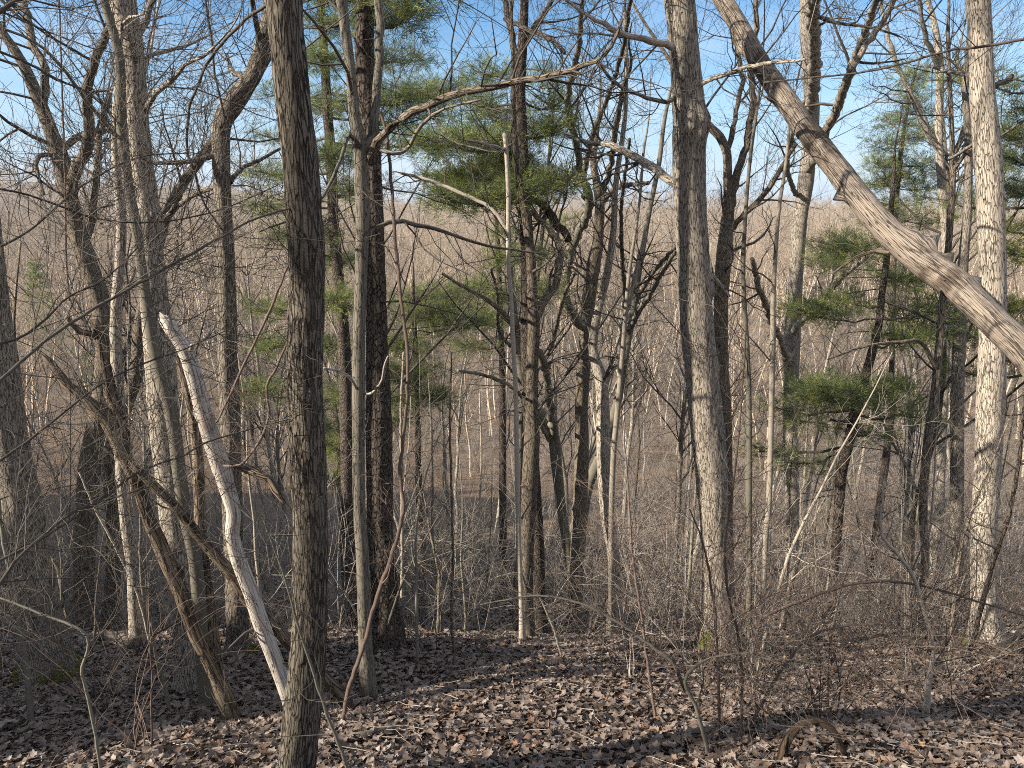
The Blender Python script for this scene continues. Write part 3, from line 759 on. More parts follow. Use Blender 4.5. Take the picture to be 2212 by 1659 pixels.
pine('pine_tree', 'pine whose pale green sprays reach in from the right edge', 
     [(2290, 1100, 14), (2285, 700, 13), (2280, 400, 11), (2275, 100, 9), (2270, -40, 8)],
     [(2195, 290, 40, 26, 0, 150, 300), (2190, 400, 50, 25, 0, 160, 410), (2200, 340, 40, 20, .5, 140, 350), (2180, 540, 50, 30, 0, 150, 540), (2190, 660, 50, 25, 0, 200, 670), (2185, 490, 40, 20, .5, 100, 500), (2120, 720, 60, 26, .5, 160, 730), (2180, 770, 45, 22, 0, 120, 770), (2080, 800, 50, 20, .5, 100, 800), (2230, 230, 60, 25, 0, 160, 250)],
     d=12, top=3, seed=26, extra=8, sides=18, needle='needle_pale', dens=1.2)
pine('pine_tree', 'low young pine with soft bright sprays behind the dark pine foot',
     [(905, 1010, 7), (903, 900, 7), (900, 800, 6), (895, 700, 5), (892, 620, 4)],
     [(905, 680, 90, 28, 0, 260, 700), (960, 655, 80, 24, .5, 200, 680), (880, 740, 70, 30, 0, 220, 760), (880, 800, 80, 36, -.3, 300, 820), (930, 850, 45, 22, -.4, 160, 860), (870, 860, 45, 26, .4, 160, 870), (900, 640, 60, 24, .6, 150, 650), (1000, 690, 90, 25, 1, 180, 720), (850, 900, 40, 20, 0, 80, 900), (990, 620, 60, 30, 1, 120, 640)],
     d=17, top=.8, seed=27, sides=12, dens=2.0, size=.17)
pine('pine_tree', 'low dark young pine showing left of the furrowed trunk',
     [(655, 1100, 7), (652, 900, 7), (650, 760, 6), (648, 640, 4)],
     [(575, 660, 50, 18, 0, 130, 670), (600, 740, 50, 24, 0, 140, 750), (570, 830, 60, 24, 0, 200, 840), (700, 740, 45, 30, 0, 150, 750), (715, 850, 45, 34, 0, 200, 860), (725, 960, 40, 40, 0, 220, 960), (730, 1020, 35, 30, 0, 130, 1020), (540, 840, 45, 20, .5, 80, 850), (700, 920, 40, 26, .5, 130, 930)],
     d=15, top=.8, seed=28, sides=12, dens=1.4, size=.165)
pine('pine_tree', 'yellowish airy young pine behind the forked tree at centre',
     [(1085, 800, 6), (1080, 650, 6), (1075, 520, 5), (1070, 440, 3)],
     [(1080, 560, 40, 24, 0, 160, 580), (1060, 620, 50, 26, 0, 190, 640), (1050, 680, 60, 24, 0, 200, 700), (1085, 500, 30, 20, 0, 80, 510), (1030, 740, 60, 26, 0, 150, 750), (1090, 640, 40, 24, .5, 120, 650), (1215, 470, 60, 22, 3, 80, 480), (960, 680, 50, 24, 0, 120, 700)],
     d=21, top=.8, seed=29, sides=12, needle='needle_pale', dens=1.7, size=.18)

# ------------------------------------------------------------------ the centre and right hand trees
tree('maple_tree', 'sunlit grey-brown trunk at centre forking right halfway up, beside the tall pine', 'tree',
     [(1139, 1370, 15), (1139, 1272, 13), (1140, 1172, 14), (1144, 1053, 17), (1149, 953, 17), (1149, 886, 13), (1150, 786, 13), (1153, 700, 13), (1150, 640, 11), (1146, 553, 10), (1136, 470, 9), (1120, 380, 8)],
     'brown', d=9.3, top=3, crown=7, crown_L=1.3, t0=.55, sides=28, seed=31,
     limbs=[([(1153, 700, 10), (1170, 660, 10), (1200, 603, 9), (1211, 553, 8), (1195, 505, 7), (1160, 470, 6)], 9.8, {'ext': .8, 'twigs': 6})])
tree('young_maple', 'smooth grey bowed stem at centre with a long bough drooping left', 'tree',
     [(1238, 1352, 11), (1236, 1270, 10), (1228, 1195, 10), (1214, 1106, 10), (1204, 1020, 12), (1194, 936, 13), (1172, 900, 13), (1154, 880, 12), (1130, 820, 10), (1120, 770, 9), (1114, 703, 8), (1104, 620, 7), (1100, 553, 6.5), (1096, 450, 5), (1095, 350, 4)],
     'smooth', top=1.5, crown=10, crown_L=1.2, t0=.45, sides=20, rough=.06, seed=32,
     limbs=[([(1196, 945, 9), (1190, 880, 8), (1184, 836, 7.5), (1174, 780, 8), (1150, 738, 6.5), (1137, 720, 6), (1104, 693, 6), (1064, 656, 5), (1020, 630, 4), (954, 590, 3)], 7.6, {'twigs': 12, 'L': .9}),
            ([(1174, 780, 6), (1194, 736, 5), (1205, 690, 4), (1220, 636, 4), (1243, 590, 3)], 8.8, {'twigs': 6}),
            ([(1185, 950, 5), (1150, 890, 5), (1110, 840, 4), (1060, 815, 4), (990, 800, 3)], 8.2, {'twigs': 8, 'L': .8}),
            ([(1118, 760, 4), (1080, 720, 4), (1075, 640, 3), (1060, 580, 3)], 8.2, {'twigs': 6})])
tree('oak_tree', 'twisted brown oak at centre with a curved side limb like a hook', 'tree',
     [(1240, 1368, 17), (1242, 1272, 15), (1246, 1206, 15), (1252, 1106, 15), (1257, 986, 15), (1256, 886, 13.5), (1261, 786, 14.5), (1268, 703, 16), (1271, 653, 14.5), (1280, 586, 15), (1286, 553, 14), (1292, 517, 11), (1295, 450, 10), (1290, 400, 9), (1282, 350, 7), (1290, 280, 5)],
     'brown', top=1.5, crown=10, crown_L=1.3, t0=.55, sides=32, rough=.35, seed=33, burls=((3.2, 3.6, .08, .05), (3.75, 4.2, .07, .04)),
     limbs=[([(1266, 715, 11), (1247, 692, 10), (1230, 665, 10), (1222, 636, 8), (1228, 603, 7.5), (1233, 560, 7), (1240, 525, 7.5), (1260, 483, 9), (1274, 440, 9), (1270, 410, 8), (1257, 383, 7.5), (1247, 317, 7), (1230, 250, 7), (1227, 200, 6.5), (1247, 117, 6), (1258, 0, 5)], 8.7, {'twigs': 16, 'L': 1.2, 't0': .45, 'ext': 1.5, 'mat': 'smooth'}),
            ([(1268, 430, 7), (1262, 385, 6), (1277, 300, 5.5), (1310, 217, 5), (1347, 100, 4.5), (1362, 0, 4)], 9.2, {'twigs': 12, 'ext': 1, 'mat': 'smooth'}),
            ([(1296, 440, 7), (1320, 415, 6), (1345, 402, 5), (1400, 395, 4)], 9.6, {'twigs': 6}),
            ([(1297, 430, 6), (1318, 360, 6), (1330, 280, 6), (1345, 200, 5), (1360, 150, 4)], 9.8, {'twigs': 8, 'ext': 1})])
tree('maple_tree', 'pale lit trunk with a kink, behind the hooked oak at centre', 'tree',
     [(1333, 1345, 13), (1326, 1206, 13), (1310, 1100, 14), (1304, 986, 15), (1302, 886, 14.5), (1298, 820, 13), (1281, 753, 10), (1290, 680, 9), (1310, 600, 8), (1325, 500, 7), (1330, 400, 6), (1350, 250, 5), (1352, 100, 4)],
     'oak', d=10.8, top=2, crown=12, crown_L=1.5, t0=.4, sides=24, seed=34,
     limbs=[([(1302, 840, 8), (1318, 800, 8), (1335, 775, 7), (1350, 690, 6), (1372, 600, 5), (1395, 500, 4)], 11.2, {'twigs': 7})])
tree('young_maple', 'smooth grey stem leaning right and splitting into slim rods, right of the hooked oak', 'tree',
     [(1246, 1356, 12), (1248, 1270, 11), (1256, 1150, 11), (1270, 1053, 11), (1297, 986, 11), (1324, 903, 9.5), (1337, 853, 9), (1347, 786, 8.5), (1360, 720, 7), (1370, 653, 7), (1386, 553, 6), (1404, 450, 5.5), (1424, 350, 5), (1434, 267, 4.5), (1450, 190, 3)],
     'smooth', top=1.2, crown=12, crown_L=1.2, t0=.4, sides=20, rough=.06, seed=35,
     limbs=[([(1343, 800, 6), (1348, 720, 5), (1350, 653, 5), (1344, 553, 4.5), (1342, 450, 4), (1360, 300, 3)], 9.2, {'twigs': 8}),
            ([(1360, 720, 5), (1380, 670, 5), (1404, 636, 5), (1447, 563, 4), (1480, 530, 3)], 8.4, {'twigs': 6}),
            ([(1372, 650, 5), (1410, 590, 4), (1440, 555, 4), (1475, 520, 3)], 9.6, {'twigs': 4})])
tree('young_maple', 'thin pale rod standing close beside the leaning smooth stem', 'tree',
     [(1318, 1330, 6), (1320, 1206, 6), (1321, 1103, 6), (1325, 986, 6), (1334, 886, 6), (1345, 760, 5), (1358, 600, 4), (1380, 450, 3), (1390, 330, 3)],
     'pale', d=9.4, top=1, crown=8, crown_L=1.0, t0=.4, sides=12, rough=.05, seed=36)
tree('young_maple', 'thin straight white stem with a snapped top in front of the centre pine', 'tree',
     [(1128, 1372, 6), (1126, 1306, 5.5), (1122, 1206, 5.5), (1119, 1100, 5.5), (1117, 1000, 5.5), (1114, 850, 5), (1109, 750, 5), (1104, 640, 4.5), (1098, 553, 4.5), (1098, 420, 5), (1094, 330, 5), (1091, 298, 5)],
     'pale', d=8.6, top=0, crown=9, crown_L=1.0, crown_lev=2, t0=.3, sides=12, rough=.05, seed=37,
     limbs=[([(1094, 322, 4), (1070, 318, 4), (1030, 307, 3), (990, 300, 2)], 8.2, {'twigs': 3, 'L': .5, 'mat': 'dead'}),
            ([(1096, 500, 4), (1060, 450, 4), (1000, 420, 4), (930, 390, 4), (860, 372, 3)], 8.9, {'twigs': 6, 'L': .7})])
ok = tree('oak_tree', 'largest oak right of centre, sunlit on its left side, burl halfway up, mossy foot', 'tree',
     [(1561, 1402, 44), (1556, 1350, 36), (1551, 1290, 31), (1548, 1206, 29), (1542, 1120, 29), (1539, 1070, 31), (1534, 986, 33), (1524, 886, 34), (1514, 786, 34.5), (1503, 686, 35.5), (1497, 550, 33.5), (1492, 467, 33), (1489, 390, 34), (1488, 333, 33.5), (1486, 233, 33), (1477, 100, 30.5), (1468, 0, 31.5), (1466, -60, 31)],
     'oak', top=6, crown=14, crown_L=2.4, t0=.62, sides=56, rough=.42, fs=26, moss=.38, seed=41, flare=1.25, burls=((6.2, 5.2, .16, .07), (7.9, 3.1, .10, .06), (4.6, 5.7, .10, .045)),
     limbs=[([(1470, 112, 9), (1448, 100, 8), (1404, 87, 7), (1337, 70, 5), (1270, 33, 4), (1220, 0, 3)], 7.0, {'twigs': 5, 'mat': 'dead'}),
            ([(1470, 410, 10), (1448, 390, 9), (1404, 360, 9), (1354, 333, 8), (1320, 313, 7), (1270, 310, 5), (1220, 290, 4)], 8.8, {'twigs': 9, 'L': 1.2}),
            ([(1490, 195, 6), (1530, 175, 5), (1580, 155, 5), (1650, 138, 4), (1740, 128, 3)], 6.6, {'twigs': 9, 'L': .9}),
            ([(1475, 200, 5), (1440, 220, 5), (1380, 205, 4), (1330, 180, 4), (1290, 130, 3)], 7.0, {'twigs': 8, 'L': .9}),
            ([(1525, 580, 6), (1550, 610, 6), (1575, 640, 4)], 8.0, {'twigs': 3})])
tree('oak_tree', 'dark oak close behind the largest oak, forking in a wide V', 'tree',
     [(1572, 1290, 14), (1570, 1086, 13), (1566, 886, 13), (1559, 786, 14), (1558, 653, 15), (1564, 553, 17), (1572, 467, 13), (1575, 430, 12), (1572, 380, 9), (1570, 330, 9), (1555, 295, 9), (1540, 280, 8.5), (1520, 258, 8), (1500, 220, 7)],
     'brown', d=11.5, top=2.5, crown=10, crown_L=1.5, t0=.5, sides=26, seed=42,
     limbs=[([(1575, 470, 9), (1582, 420, 8), (1600, 350, 8), (1618, 280, 7.5), (1625, 200, 7), (1622, 133, 7), (1633, 60, 6), (1632, 0, 5.5)], 11.2, {'twigs': 14, 'L': 1.4, 'ext': 2}),
            ([(1571, 330, 6), (1580, 290, 5), (1597, 210, 5), (1603, 170, 5), (1590, 100, 4)], 11.8, {'twigs': 7, 'ext': 1}),
            ([(1575, 500, 6), (1610, 460, 6), (1650, 420, 6), (1690, 360, 5), (1720, 310, 4)], 10.9, {'twigs': 6})])
tree('oak_tree', 'tall double-stemmed grey oak behind the leaning barkless log', 'tree',
     [(1706, 1348, 15), (1707, 1306, 13.5), (1711, 1206, 13.5), (1711, 1086, 14), (1708, 953, 15), (1708, 853, 16), (1711, 753, 17), (1717, 653, 14.5), (1722, 553, 14.5), (1729, 467, 15), (1740, 400, 16), (1747, 333, 15), (1754, 233, 15), (1744, 150, 12), (1742, 80, 12), (1740, 0, 12)],
     'oak', top=5, crown=10, crown_L=2, t0=.6, sides=30, seed=43, rough=.3,
     limbs=[([(1752, 240, 11), (1760, 160, 11), (1760, 80, 11), (1759, 0, 11)], 10.2, {'ext': 3, 'twigs': 6, 't0': .5, 'L': 1.6}),
            ([(1744, 370, 9), (1768, 325, 9.5), (1782, 290, 9.5), (1808, 233, 9.5), (1842, 143, 9), (1875, 50, 7.5), (1893, 0, 7)], 10.6, {'ext': 2.5, 'twigs': 10, 'L': 1.6}),
            ([(1840, 150, 7), (1862, 110, 6.5), (1895, 67, 6.5), (1932, 0, 5.5)], 10.2, {'d0': 10.5, 'ext': 2, 'twigs': 8, 'L': 1.3}),
            ([(1712, 720, 7), (1735, 690, 6.5), (1768, 666, 6), (1808, 610, 5.5), (1875, 553, 4)], 9.2, {'twigs': 6, 'mat': 'pale'}),
            ([(1705, 790, 8), (1688, 740, 7), (1665, 690, 7), (1640, 620, 6), (1625, 560, 5)], 10.6, {'twigs': 6}),
            ([(1718, 420, 5), (1700, 360, 5), (1715, 280, 5), (1735, 220, 4)], 10.6, {'twigs': 6})])
tree('young_maple', 'straight pale rod left of the double-stemmed oak', 'tree',
     [(1648, 1300, 6), (1655, 1150, 6), (1661, 1086, 6.5), (1665, 953, 6), (1667, 853, 6), (1669, 753, 6.5), (1670, 653, 5.5), (1675, 553, 4.5), (1683, 450, 4), (1698, 350, 3.5), (1706, 270, 3)],
     'pale', d=8.7, top=1.5, crown=10, crown_L=1.1, crown_lev=2, t0=.35, sides=12, rough=.06, seed=44)
tree('young_maple', 'thin grey rod just right of the largest oak', 'tree',
     [(1618, 1345, 6.5), (1619, 1206, 6.5), (1618, 1100, 6.5), (1618, 886, 6), (1614, 753, 5.5), (1608, 653, 5), (1606, 553, 4.5), (1618, 367, 4), (1640, 200, 3)],
     'smooth', d=9, top=1.5, crown=10, crown_L=1.1, crown_lev=2, t0=.35, sides=12, rough=.06, seed=45)
tree('oak_tree', 'sunlit pale oak near the right edge, passing behind the leaning log', 'tree',
     [(2132, 1396, 34), (2128, 1320, 26), (2123, 1206, 23), (2129, 1086, 23.5), (2134, 986, 25), (2139, 886, 26), (2143, 786, 25.5), (2145, 653, 25), (2143, 550, 25), (2138, 400, 26), (2131, 300, 25), (2122, 200, 23.5), (2119, 100, 22.5), (2112, 0, 23.5), (2108, -50, 23)],
     'oak', top=6, crown=12, crown_L=2.2, t0=.6, sides=44, rough=.35, seed=46, moss=.18,
     limbs=[([(2140, 185, 6), (2158, 180, 6), (2172, 176, 6), (2185, 165, 5.5)], 8.2, {'twigs': 2, 'L': .4, 'mat': 'rotten'}),
            ([(2128, 165, 6), (2090, 160, 5), (2050, 155, 4), (2000, 140, 3)], 9.4, {'twigs': 8, 'L': 1}),
            ([(2120, 300, 4), (2075, 330, 4), (2050, 345, 3)], 8.6, {'twigs': 4})])
tree('maple_tree', 'pale blotched trunk left of the sunlit right oak, seen under the log', 'tree',
     [(2062, 1335, 14), (2066, 1200, 13), (2067, 1086, 13), (2068, 953, 13), (2068, 853, 13), (2072, 753, 12.5), (2075, 653, 11.5), (2082, 550, 9.5), (2090, 450, 8.5), (2092, 300, 7.5), (2085, 200, 6), (2095, 60, 5), (2088, -20, 5)],
     'oak', d=11.5, top=4, crown=14, crown_L=1.5, t0=.5, sides=24, seed=47)
tree('young_maple', 'slim dark stem below the log between the leaning pine and the right oak', 'tree',
     [(1986, 1372, 9), (1992, 1280, 8), (1999, 1206, 8), (1994, 1086, 9), (2006, 936, 9), (2018, 853, 8), (2028, 753, 7.5), (2038, 636, 7), (2048, 540, 6.5), (2058, 400, 6), (2055, 267, 5), (2048, 100, 4), (2050, 0, 3)],
     'brown', d=8.8, top=2, crown=14, crown_L=1.3, t0=.35, sides=16, rough=.1, seed=48,
     limbs=[([(2022, 800, 5), (1990, 740, 4), (1930, 740, 4), (1860, 750, 3), (1790, 775, 2.5)], 8.0, {'twigs': 6}),
            ([(2058, 370, 4), (2100, 320, 4), (2150, 300, 3), (2212, 260, 3)], 8.2, {'twigs': 5})])
# oaks behind, crowns filling the right hand sky
tree('oak_tree', 'pale many-limbed oak behind the young pine, upper right', 'tree',
     [(2030, 1100, 9), (2040, 800, 9), (2045, 550, 9), (2035, 400, 9), (2028, 300, 8.5), (2030, 150, 8), (2020, 60, 6), (2000, -10, 5)],
     'oak', d=15, top=3, crown=24, crown_L=2.0, t0=.45, sides=18, seed=49,
     limbs=[([(2035, 340, 6), (2000, 280, 6), (1965, 200, 5), (1930, 120, 5), (1915, 60, 4)], 15, {'ext': 2, 'twigs': 9, 'L': 1.6}),
            ([(2030, 150, 5), (2000, 80, 5), (1985, 0, 4)], 14.5, {'ext': 2, 'twigs': 9, 'L': 1.6}),
            ([(2040, 400, 6), (2075, 300, 5), (2090, 240, 4), (2070, 150, 4)], 15.5, {'ext': 1, 'twigs': 9, 'L': 1.6})])

# ------------------------------------------------------------------ leaning barkless log
lean = tree('leaning_log', 'huge barkless brown log leaning across the upper right corner', 'log',
     [(2440, 1080, 39.6), (2310, 890, 36.0), (2240, 790, 33.3), (2212, 757, 32.4), (2166, 713, 31.5), (2127, 676, 30.6), (2068, 618, 31.5), (2020, 582, 31.5), (1977, 550, 30.6), (1907, 488, 27.9), (1857, 428, 25.2), (1783, 333, 24.3), (1745, 283, 23.4), (1710, 233, 22.5), (1672, 180, 21.6), (1638, 130, 19.8), (1600, 62, 18.9), (1562, 0, 18.0), (1530, -50, 17.1)],
     'log', d=5.2, dend=8.6, top=3, crown=0, sides=44, rough=.28, seed=51, flare=1.1, sink=0.2,
     burls=((1985, 550, -.3, .08, .13), (2020, 575, -.2, .05, .09), (1960, 530, -.9, .06, .06), (2085, 630, -.5, .045, .06), (1838, 415, 3.0, .05, .075), (1690, 205, 3.2, .05, .05), (1620, 100, 3.0, .05, .06), (1760, 305, .2, .07, .035)),
     limbs=[
            ([(1920, 545, 6), (1890, 543, 4), (1850, 556, 3), (1800, 590, 2)], 6.6, {'d0': 6.35, 'twigs': 5, 'L': .4, 'mat': 'rotten'})])

# ------------------------------------------------------------------ vines, stems, arching rods
def stem(name, label, cat, pts, mat, d, n=6, L=.5, lev=2, seed=1, sides=8, t0=.2, group=None, up=.08, sink=False, twig=None, kids=(3, 5)):
    rg = random.Random(seed * 613)
    P, R = trace(pts, d)
    R = [r * .72 for r in R]
    if sink:
        P.insert(0, Vector((P[0].x, P[0].y, gz(P[0].x, P[0].y) - .06))); R.insert(0, R[0] * 1.1)
    org = P[0].copy()
    P, R = spline(shift(P, org), R, .06)
    for i in range(1, len(P) - 1):
        P[i] = P[i] + Vector((rg.gauss(0, 1), rg.gauss(0, 1), rg.gauss(0, 1))) * min(R[i], .01) * .25
    root = thing(name, org, label, cat, group)
    q = Tubes(); q.add(P, R, sides)
    link('stem', q.mesh('stem', M[mat]), root)
    if n:
        T = Tubes(); sprout(T, P, R, n, L, lev, rg, t0, 1.0, .5, up, kids=kids, rmax=.012)
        link('twigs', T.mesh('twigs', M[twig or ('twig' if mat != 'redtwig' else 'redtwig')]), root)
    return root

stem('vine', 'thick dark grapevine hanging in front of the dark pine and curling to the ground', 'vine',
     [(738, 1575, 7), (754, 1490, 7), (787, 1390, 7), (810, 1306, 7), (850, 1190, 7), (868, 1120, 6), (872, 1085, 5), (864, 1020, 5), (870, 953, 5), (880, 853, 5), (880, 753, 5), (867, 653, 5), (857, 553, 5), (848, 440, 5), (838, 310, 5), (822, 240, 4)], 'redtwig', (4.8, 6.0), 8, .5, seed=1, sides=10)
stem('vine', 'thin vine hanging from the top edge left of the bent dark limb', 'vine',
     [(127, -30, 2.5), (133, 167, 2.5), (140, 367, 3), (143, 553, 3), (150, 650, 2)], 'redtwig', 5.0, 10, .4, seed=2)
stem('vine', 'looping grey vine that swings down from the furrowed trunk to the left', 'vine',
     [(577, 10, 5), (533, 40, 5), (490, 85, 4.5), (450, 133, 4.5), (425, 190, 4), (410, 233, 4), (403, 317, 4), (412, 350, 4), (423, 383, 4), (443, 443, 3), (483, 500, 2.5)], 'twig', (4.2, 5.2), 9, .6, seed=3)
stem('vine', 'straight thin vine dropping from the top edge onto the shaggy oak', 'vine',
     [(440, -20, 3.5), (457, 83, 3.5), (463, 150, 3.5), (480, 233, 3.5), (486, 270, 3)], 'twig', 6.8, 4, .5, seed=4)
stem('vine', 'dark kinked vine slanting between the bleached trunk and the furrowed trunk', 'vine',
     [(623, 573, 3), (592, 650, 4), (560, 720, 4), (520, 803, 4), (493, 863, 3.5), (467, 913, 3)], 'redtwig', 4.4, 7, .4, seed=5)
stem('vine', 'dark looping vine beside the furrowed trunk ending at the bleached limb', 'vine',
     [(622, 736, 3), (600, 790, 4), (577, 836, 4), (581, 900, 4), (560, 953, 4), (520, 1003, 3.5), (483, 1006, 3)], 'redtwig', 4.3, 7, .4, seed=6)
stem('vine', 'black arched vine stem looping over the leaves at the lower right', 'vine',
     [(1676, 1690, 13), (1686, 1640, 12.5), (1700, 1600, 12), (1718, 1574, 11.5), (1735, 1562, 11), (1765, 1558, 11), (1795, 1574, 10.5), (1812, 1598, 10), (1824, 1630, 9.5), (1832, 1670, 9)], 'char', hit(1755, 1640) - .05, 0, seed=7, sides=14)
# branches reaching in from trees outside the left edge
BR = 'boughs reaching in from beyond the left edge'
for i, (lab, pts, d) in enumerate([
    ('brown bough rising from the left edge past the bleached trunk to the furrowed one', [(-60, 870, 6), (0, 822, 5.5), (90, 742, 5), (180, 680, 5), (300, 612, 4.5), (420, 545, 4), (560, 470, 3), (700, 435, 2)], (2.3, 3.4)),
    ('thin bough sweeping up from the left edge below the brown bough', [(-60, 1050, 5), (0, 996, 4.5), (83, 936, 4), (160, 873, 3.5), (233, 820, 3), (317, 783, 2.5), (400, 753, 2), (520, 700, 1.5)], (2.4, 3.2)),
    ('long thin bough crossing the snag and ending on the furrowed trunk', [(-40, 1230, 5), (60, 1180, 4.5), (180, 1106, 4), (300, 1020, 3.5), (400, 983, 3), (443, 956, 3), (567, 920, 2), (707, 883, 1.5)], (2.6, 3.4)),
    ('short dark bough hooking upwards low on the left edge', [(-50, 1320, 6), (0, 1258, 5.5), (33, 1212, 5), (100, 1150, 4.5), (160, 1106, 4), (230, 1080, 3), (330, 1050, 1.5)], (2.2, 2.7)),
    ('dark bough crossing the sky at the upper left edge', [(-60, 95, 4), (0, 112, 4), (67, 140, 4), (123, 173, 3.5), (190, 200, 3), (260, 270, 2)], (3.0, 3.8)),
    ('thick blurred bough tip in the upper left corner', [(-60, 70, 8), (0, 25, 7), (50, -5, 6), (110, -40, 5)], (2.4, 2.6)),
    ('thin bough slanting up across the mid left valley', [(-60, 560, 4), (60, 500, 3.5), (180, 400, 3), (300, 340, 2.5), (420, 330, 1.5)], (3.0, 4.0)),
    ('thin drooping bough at mid left below the ridge', [(-60, 400, 3.5), (60, 420, 3), (200, 470, 3), (330, 480, 2.5), (470, 455, 2), (600, 400, 1.5)], (3.0, 4.0)),
    ('thin bough crossing the shaded brush at the left edge', [(-60, 760, 4), (60, 720, 3.5), (150, 640, 3), (230, 600, 2.5), (330, 500, 1.5)], (2.6, 3.4)),
]):
    stem('bough', lab, 'branch', pts, 'twig', d, 18, .6, 2, seed=20 + i, group=BR, t0=.1)
stem('bough', 'long thin bough crossing the right sky in front of the pale oak', 'branch',
     [(2290, 60, 4.5), (2212, 85, 4.5), (2130, 100, 4), (2050, 108, 3.5), (1960, 135, 3), (1870, 155, 3), (1780, 165, 2.5), (1650, 178, 2)], 'twig', (5, 5.6), 16, .7, 2, seed=40)
stem('bough', 'long thin bough crossing below the log on the right', 'branch',
     [(1640, 1340, 5), (1700, 1310, 5), (1850, 1260, 4), (1975, 1262, 4), (2080, 1290, 3), (2212, 1330, 2)], 'redtwig', (4.6, 5.0), 14, .5, 2, seed=41)
# saplings and rods at the front
FS = [
    ('sapling', 'upright grey sapling at the lower left edge before the mossy oak', [(70, 1569, 9), (53, 1406, 8), (37, 1340, 7.5), (23, 1246, 7), (3, 1140, 6), (-10, 1000, 5), (-5, 850, 4), (0, 700, 3)], 'smooth', None, 8),
    ('sapling', 'crooked thin sapling bent sharply left at the lower left', [(222, 1690, 4.5), (200, 1556, 4.5), (182, 1473, 4.5), (177, 1440, 4.5), (193, 1390, 4), (173, 1360, 4), (100, 1330, 3.5), (23, 1300, 3), (-40, 1280, 2.5)], 'smooth', 3.4, 9),
    ('sapling', 'smooth grey wand standing left of the black snag foot', [(368, 1540, 6), (350, 1460, 6), (328, 1390, 6), (310, 1290, 5.5), (303, 1206, 4.5), (305, 1106, 4), (312, 1000, 3), (310, 900, 2)], 'smooth', None, 6),
    ('sapling', 'thin slanting wand between the grey wand and the mossy oak', [(325, 1400, 3.5), (300, 1293, 3.5), (260, 1203, 3.5), (210, 1109, 3), (170, 1020, 2)], 'pale', None, 8),
    ('sapling', 'thin wand slanting across the foot of the furrowed trunk', [(750, 1670, 6), (737, 1622, 5.5), (700, 1523, 5), (667, 1423, 4.5), (640, 1340, 4), (617, 1256, 3.5), (567, 1116, 2)], 'smooth', 3.0, 5),
    ('sapling', 'pale crooked little tree in the right brush, bent over to the left', [(1998, 1553, 11), (2003, 1500, 9.5), (2010, 1450, 7), (2016, 1423, 6), (2012, 1373, 5.5), (1992, 1306, 6), (1975, 1250, 6), (1942, 1200, 5.5), (1905, 1156, 4.5), (1906, 1090, 4), (1912, 1040, 3)], 'pale', None, 14),
    ('sapling', 'bowed brown rod rising at lower right beside the pale crooked tree', [(2050, 1440, 7), (2058, 1340, 6.5), (2068, 1240, 6), (2080, 1160, 5), (2110, 1080, 4), (2150, 980, 3), (2190, 880, 2)], 'brown', None, 12),
    ('sapling', 'leaning dark rod at the far right foot of the sunlit oak', [(2100, 1385, 8), (2125, 1290, 7), (2150, 1200, 6.5), (2180, 1110, 6), (2200, 1000, 5.5), (2215, 850, 4)], 'pine', 6.0, 10),
    ('sapling', 'red-brown wand in front of the largest oak on its left', [(1417, 1560, 4.5), (1400, 1440, 4.5), (1387, 1340, 4), (1367, 1206, 3.5), (1360, 1106, 3), (1352, 980, 2)], 'redtwig', None, 10),
    ('sapling', 'red-brown wand rising across the foot of the largest oak', [(1598, 1690, 5.5), (1602, 1540, 5), (1602, 1440, 4.5), (1592, 1360, 4), (1575, 1290, 4), (1566, 1180, 3.5), (1590, 1000, 3), (1603, 850, 2.5), (1612, 700, 2)], 'redtwig', 4.0, 12),
    ('sapling', 'thin brown wand left of the red-brown one at the oak foot', [(1557, 1690, 4.5), (1553, 1520, 4.5), (1551, 1423, 4), (1540, 1290, 3.5), (1520, 1180, 3), (1490, 1100, 2)], 'redtwig', 4.1, 12),
    ('sapling', 'olive stem rising from the bottom edge and arching far to the right', [(1538, 1690, 7), (1525, 1606, 6.5), (1502, 1523, 6), (1478, 1472, 5.5), (1500, 1440, 5), (1542, 1420, 3.2), (1608, 1413, 2.8), (1660, 1424, 2.6), (1708, 1426, 2.4), (1808, 1442, 2), (1875, 1460, 1.6)], 'smooth', 3.8, 12),
    ('sapling', 'long arching rod that bows left from the olive stem over the leaf bank', [(1480, 1490, 6), (1454, 1433, 6), (1404, 1393, 5), (1337, 1346, 4.5), (1270, 1310, 4), (1197, 1290, 3.5), (1137, 1288, 3), (1037, 1306, 2)], 'twig', (4.2, 4.6), 16),
    ('sapling', 'purplish rod arching from the lower centre right over the brush', [(1585, 1640, 5), (1640, 1530, 5), (1700, 1430, 4.5), (1760, 1370, 4), (1850, 1350, 3.5), (1930, 1355, 3), (2000, 1400, 2)], 'redtwig', 4.2, 14),
    ('sapling', 'broken grey wand leaning on the leaf bank at centre', [(1215, 1425, 4), (1205, 1390, 4), (1195, 1355, 3.5), (1175, 1310, 3), (1160, 1280, 2)], 'pale', None, 4),
    ('sapling', 'slim dark wand on the slope right of the dark pine', [(983, 1445, 4), (975, 1340, 4), (978, 1200, 4), (975, 1050, 3.5), (972, 900, 3), (976, 760, 2)], 'brown', None, 10),
    ('sapling', 'pale lit wand right of the grapevine', [(868, 1290, 5), (869, 1200, 5), (868, 1060, 4.5), (866, 900, 4), (872, 760, 3)], 'pale', 8.8, 8),
    ('sapling', 'thin upright wand between the slim dark one and the white stem', [(1030, 1280, 3.5), (1033, 1150, 3.5), (1040, 1000, 3), (1036, 850, 2.5)], 'pale', None, 9),
]
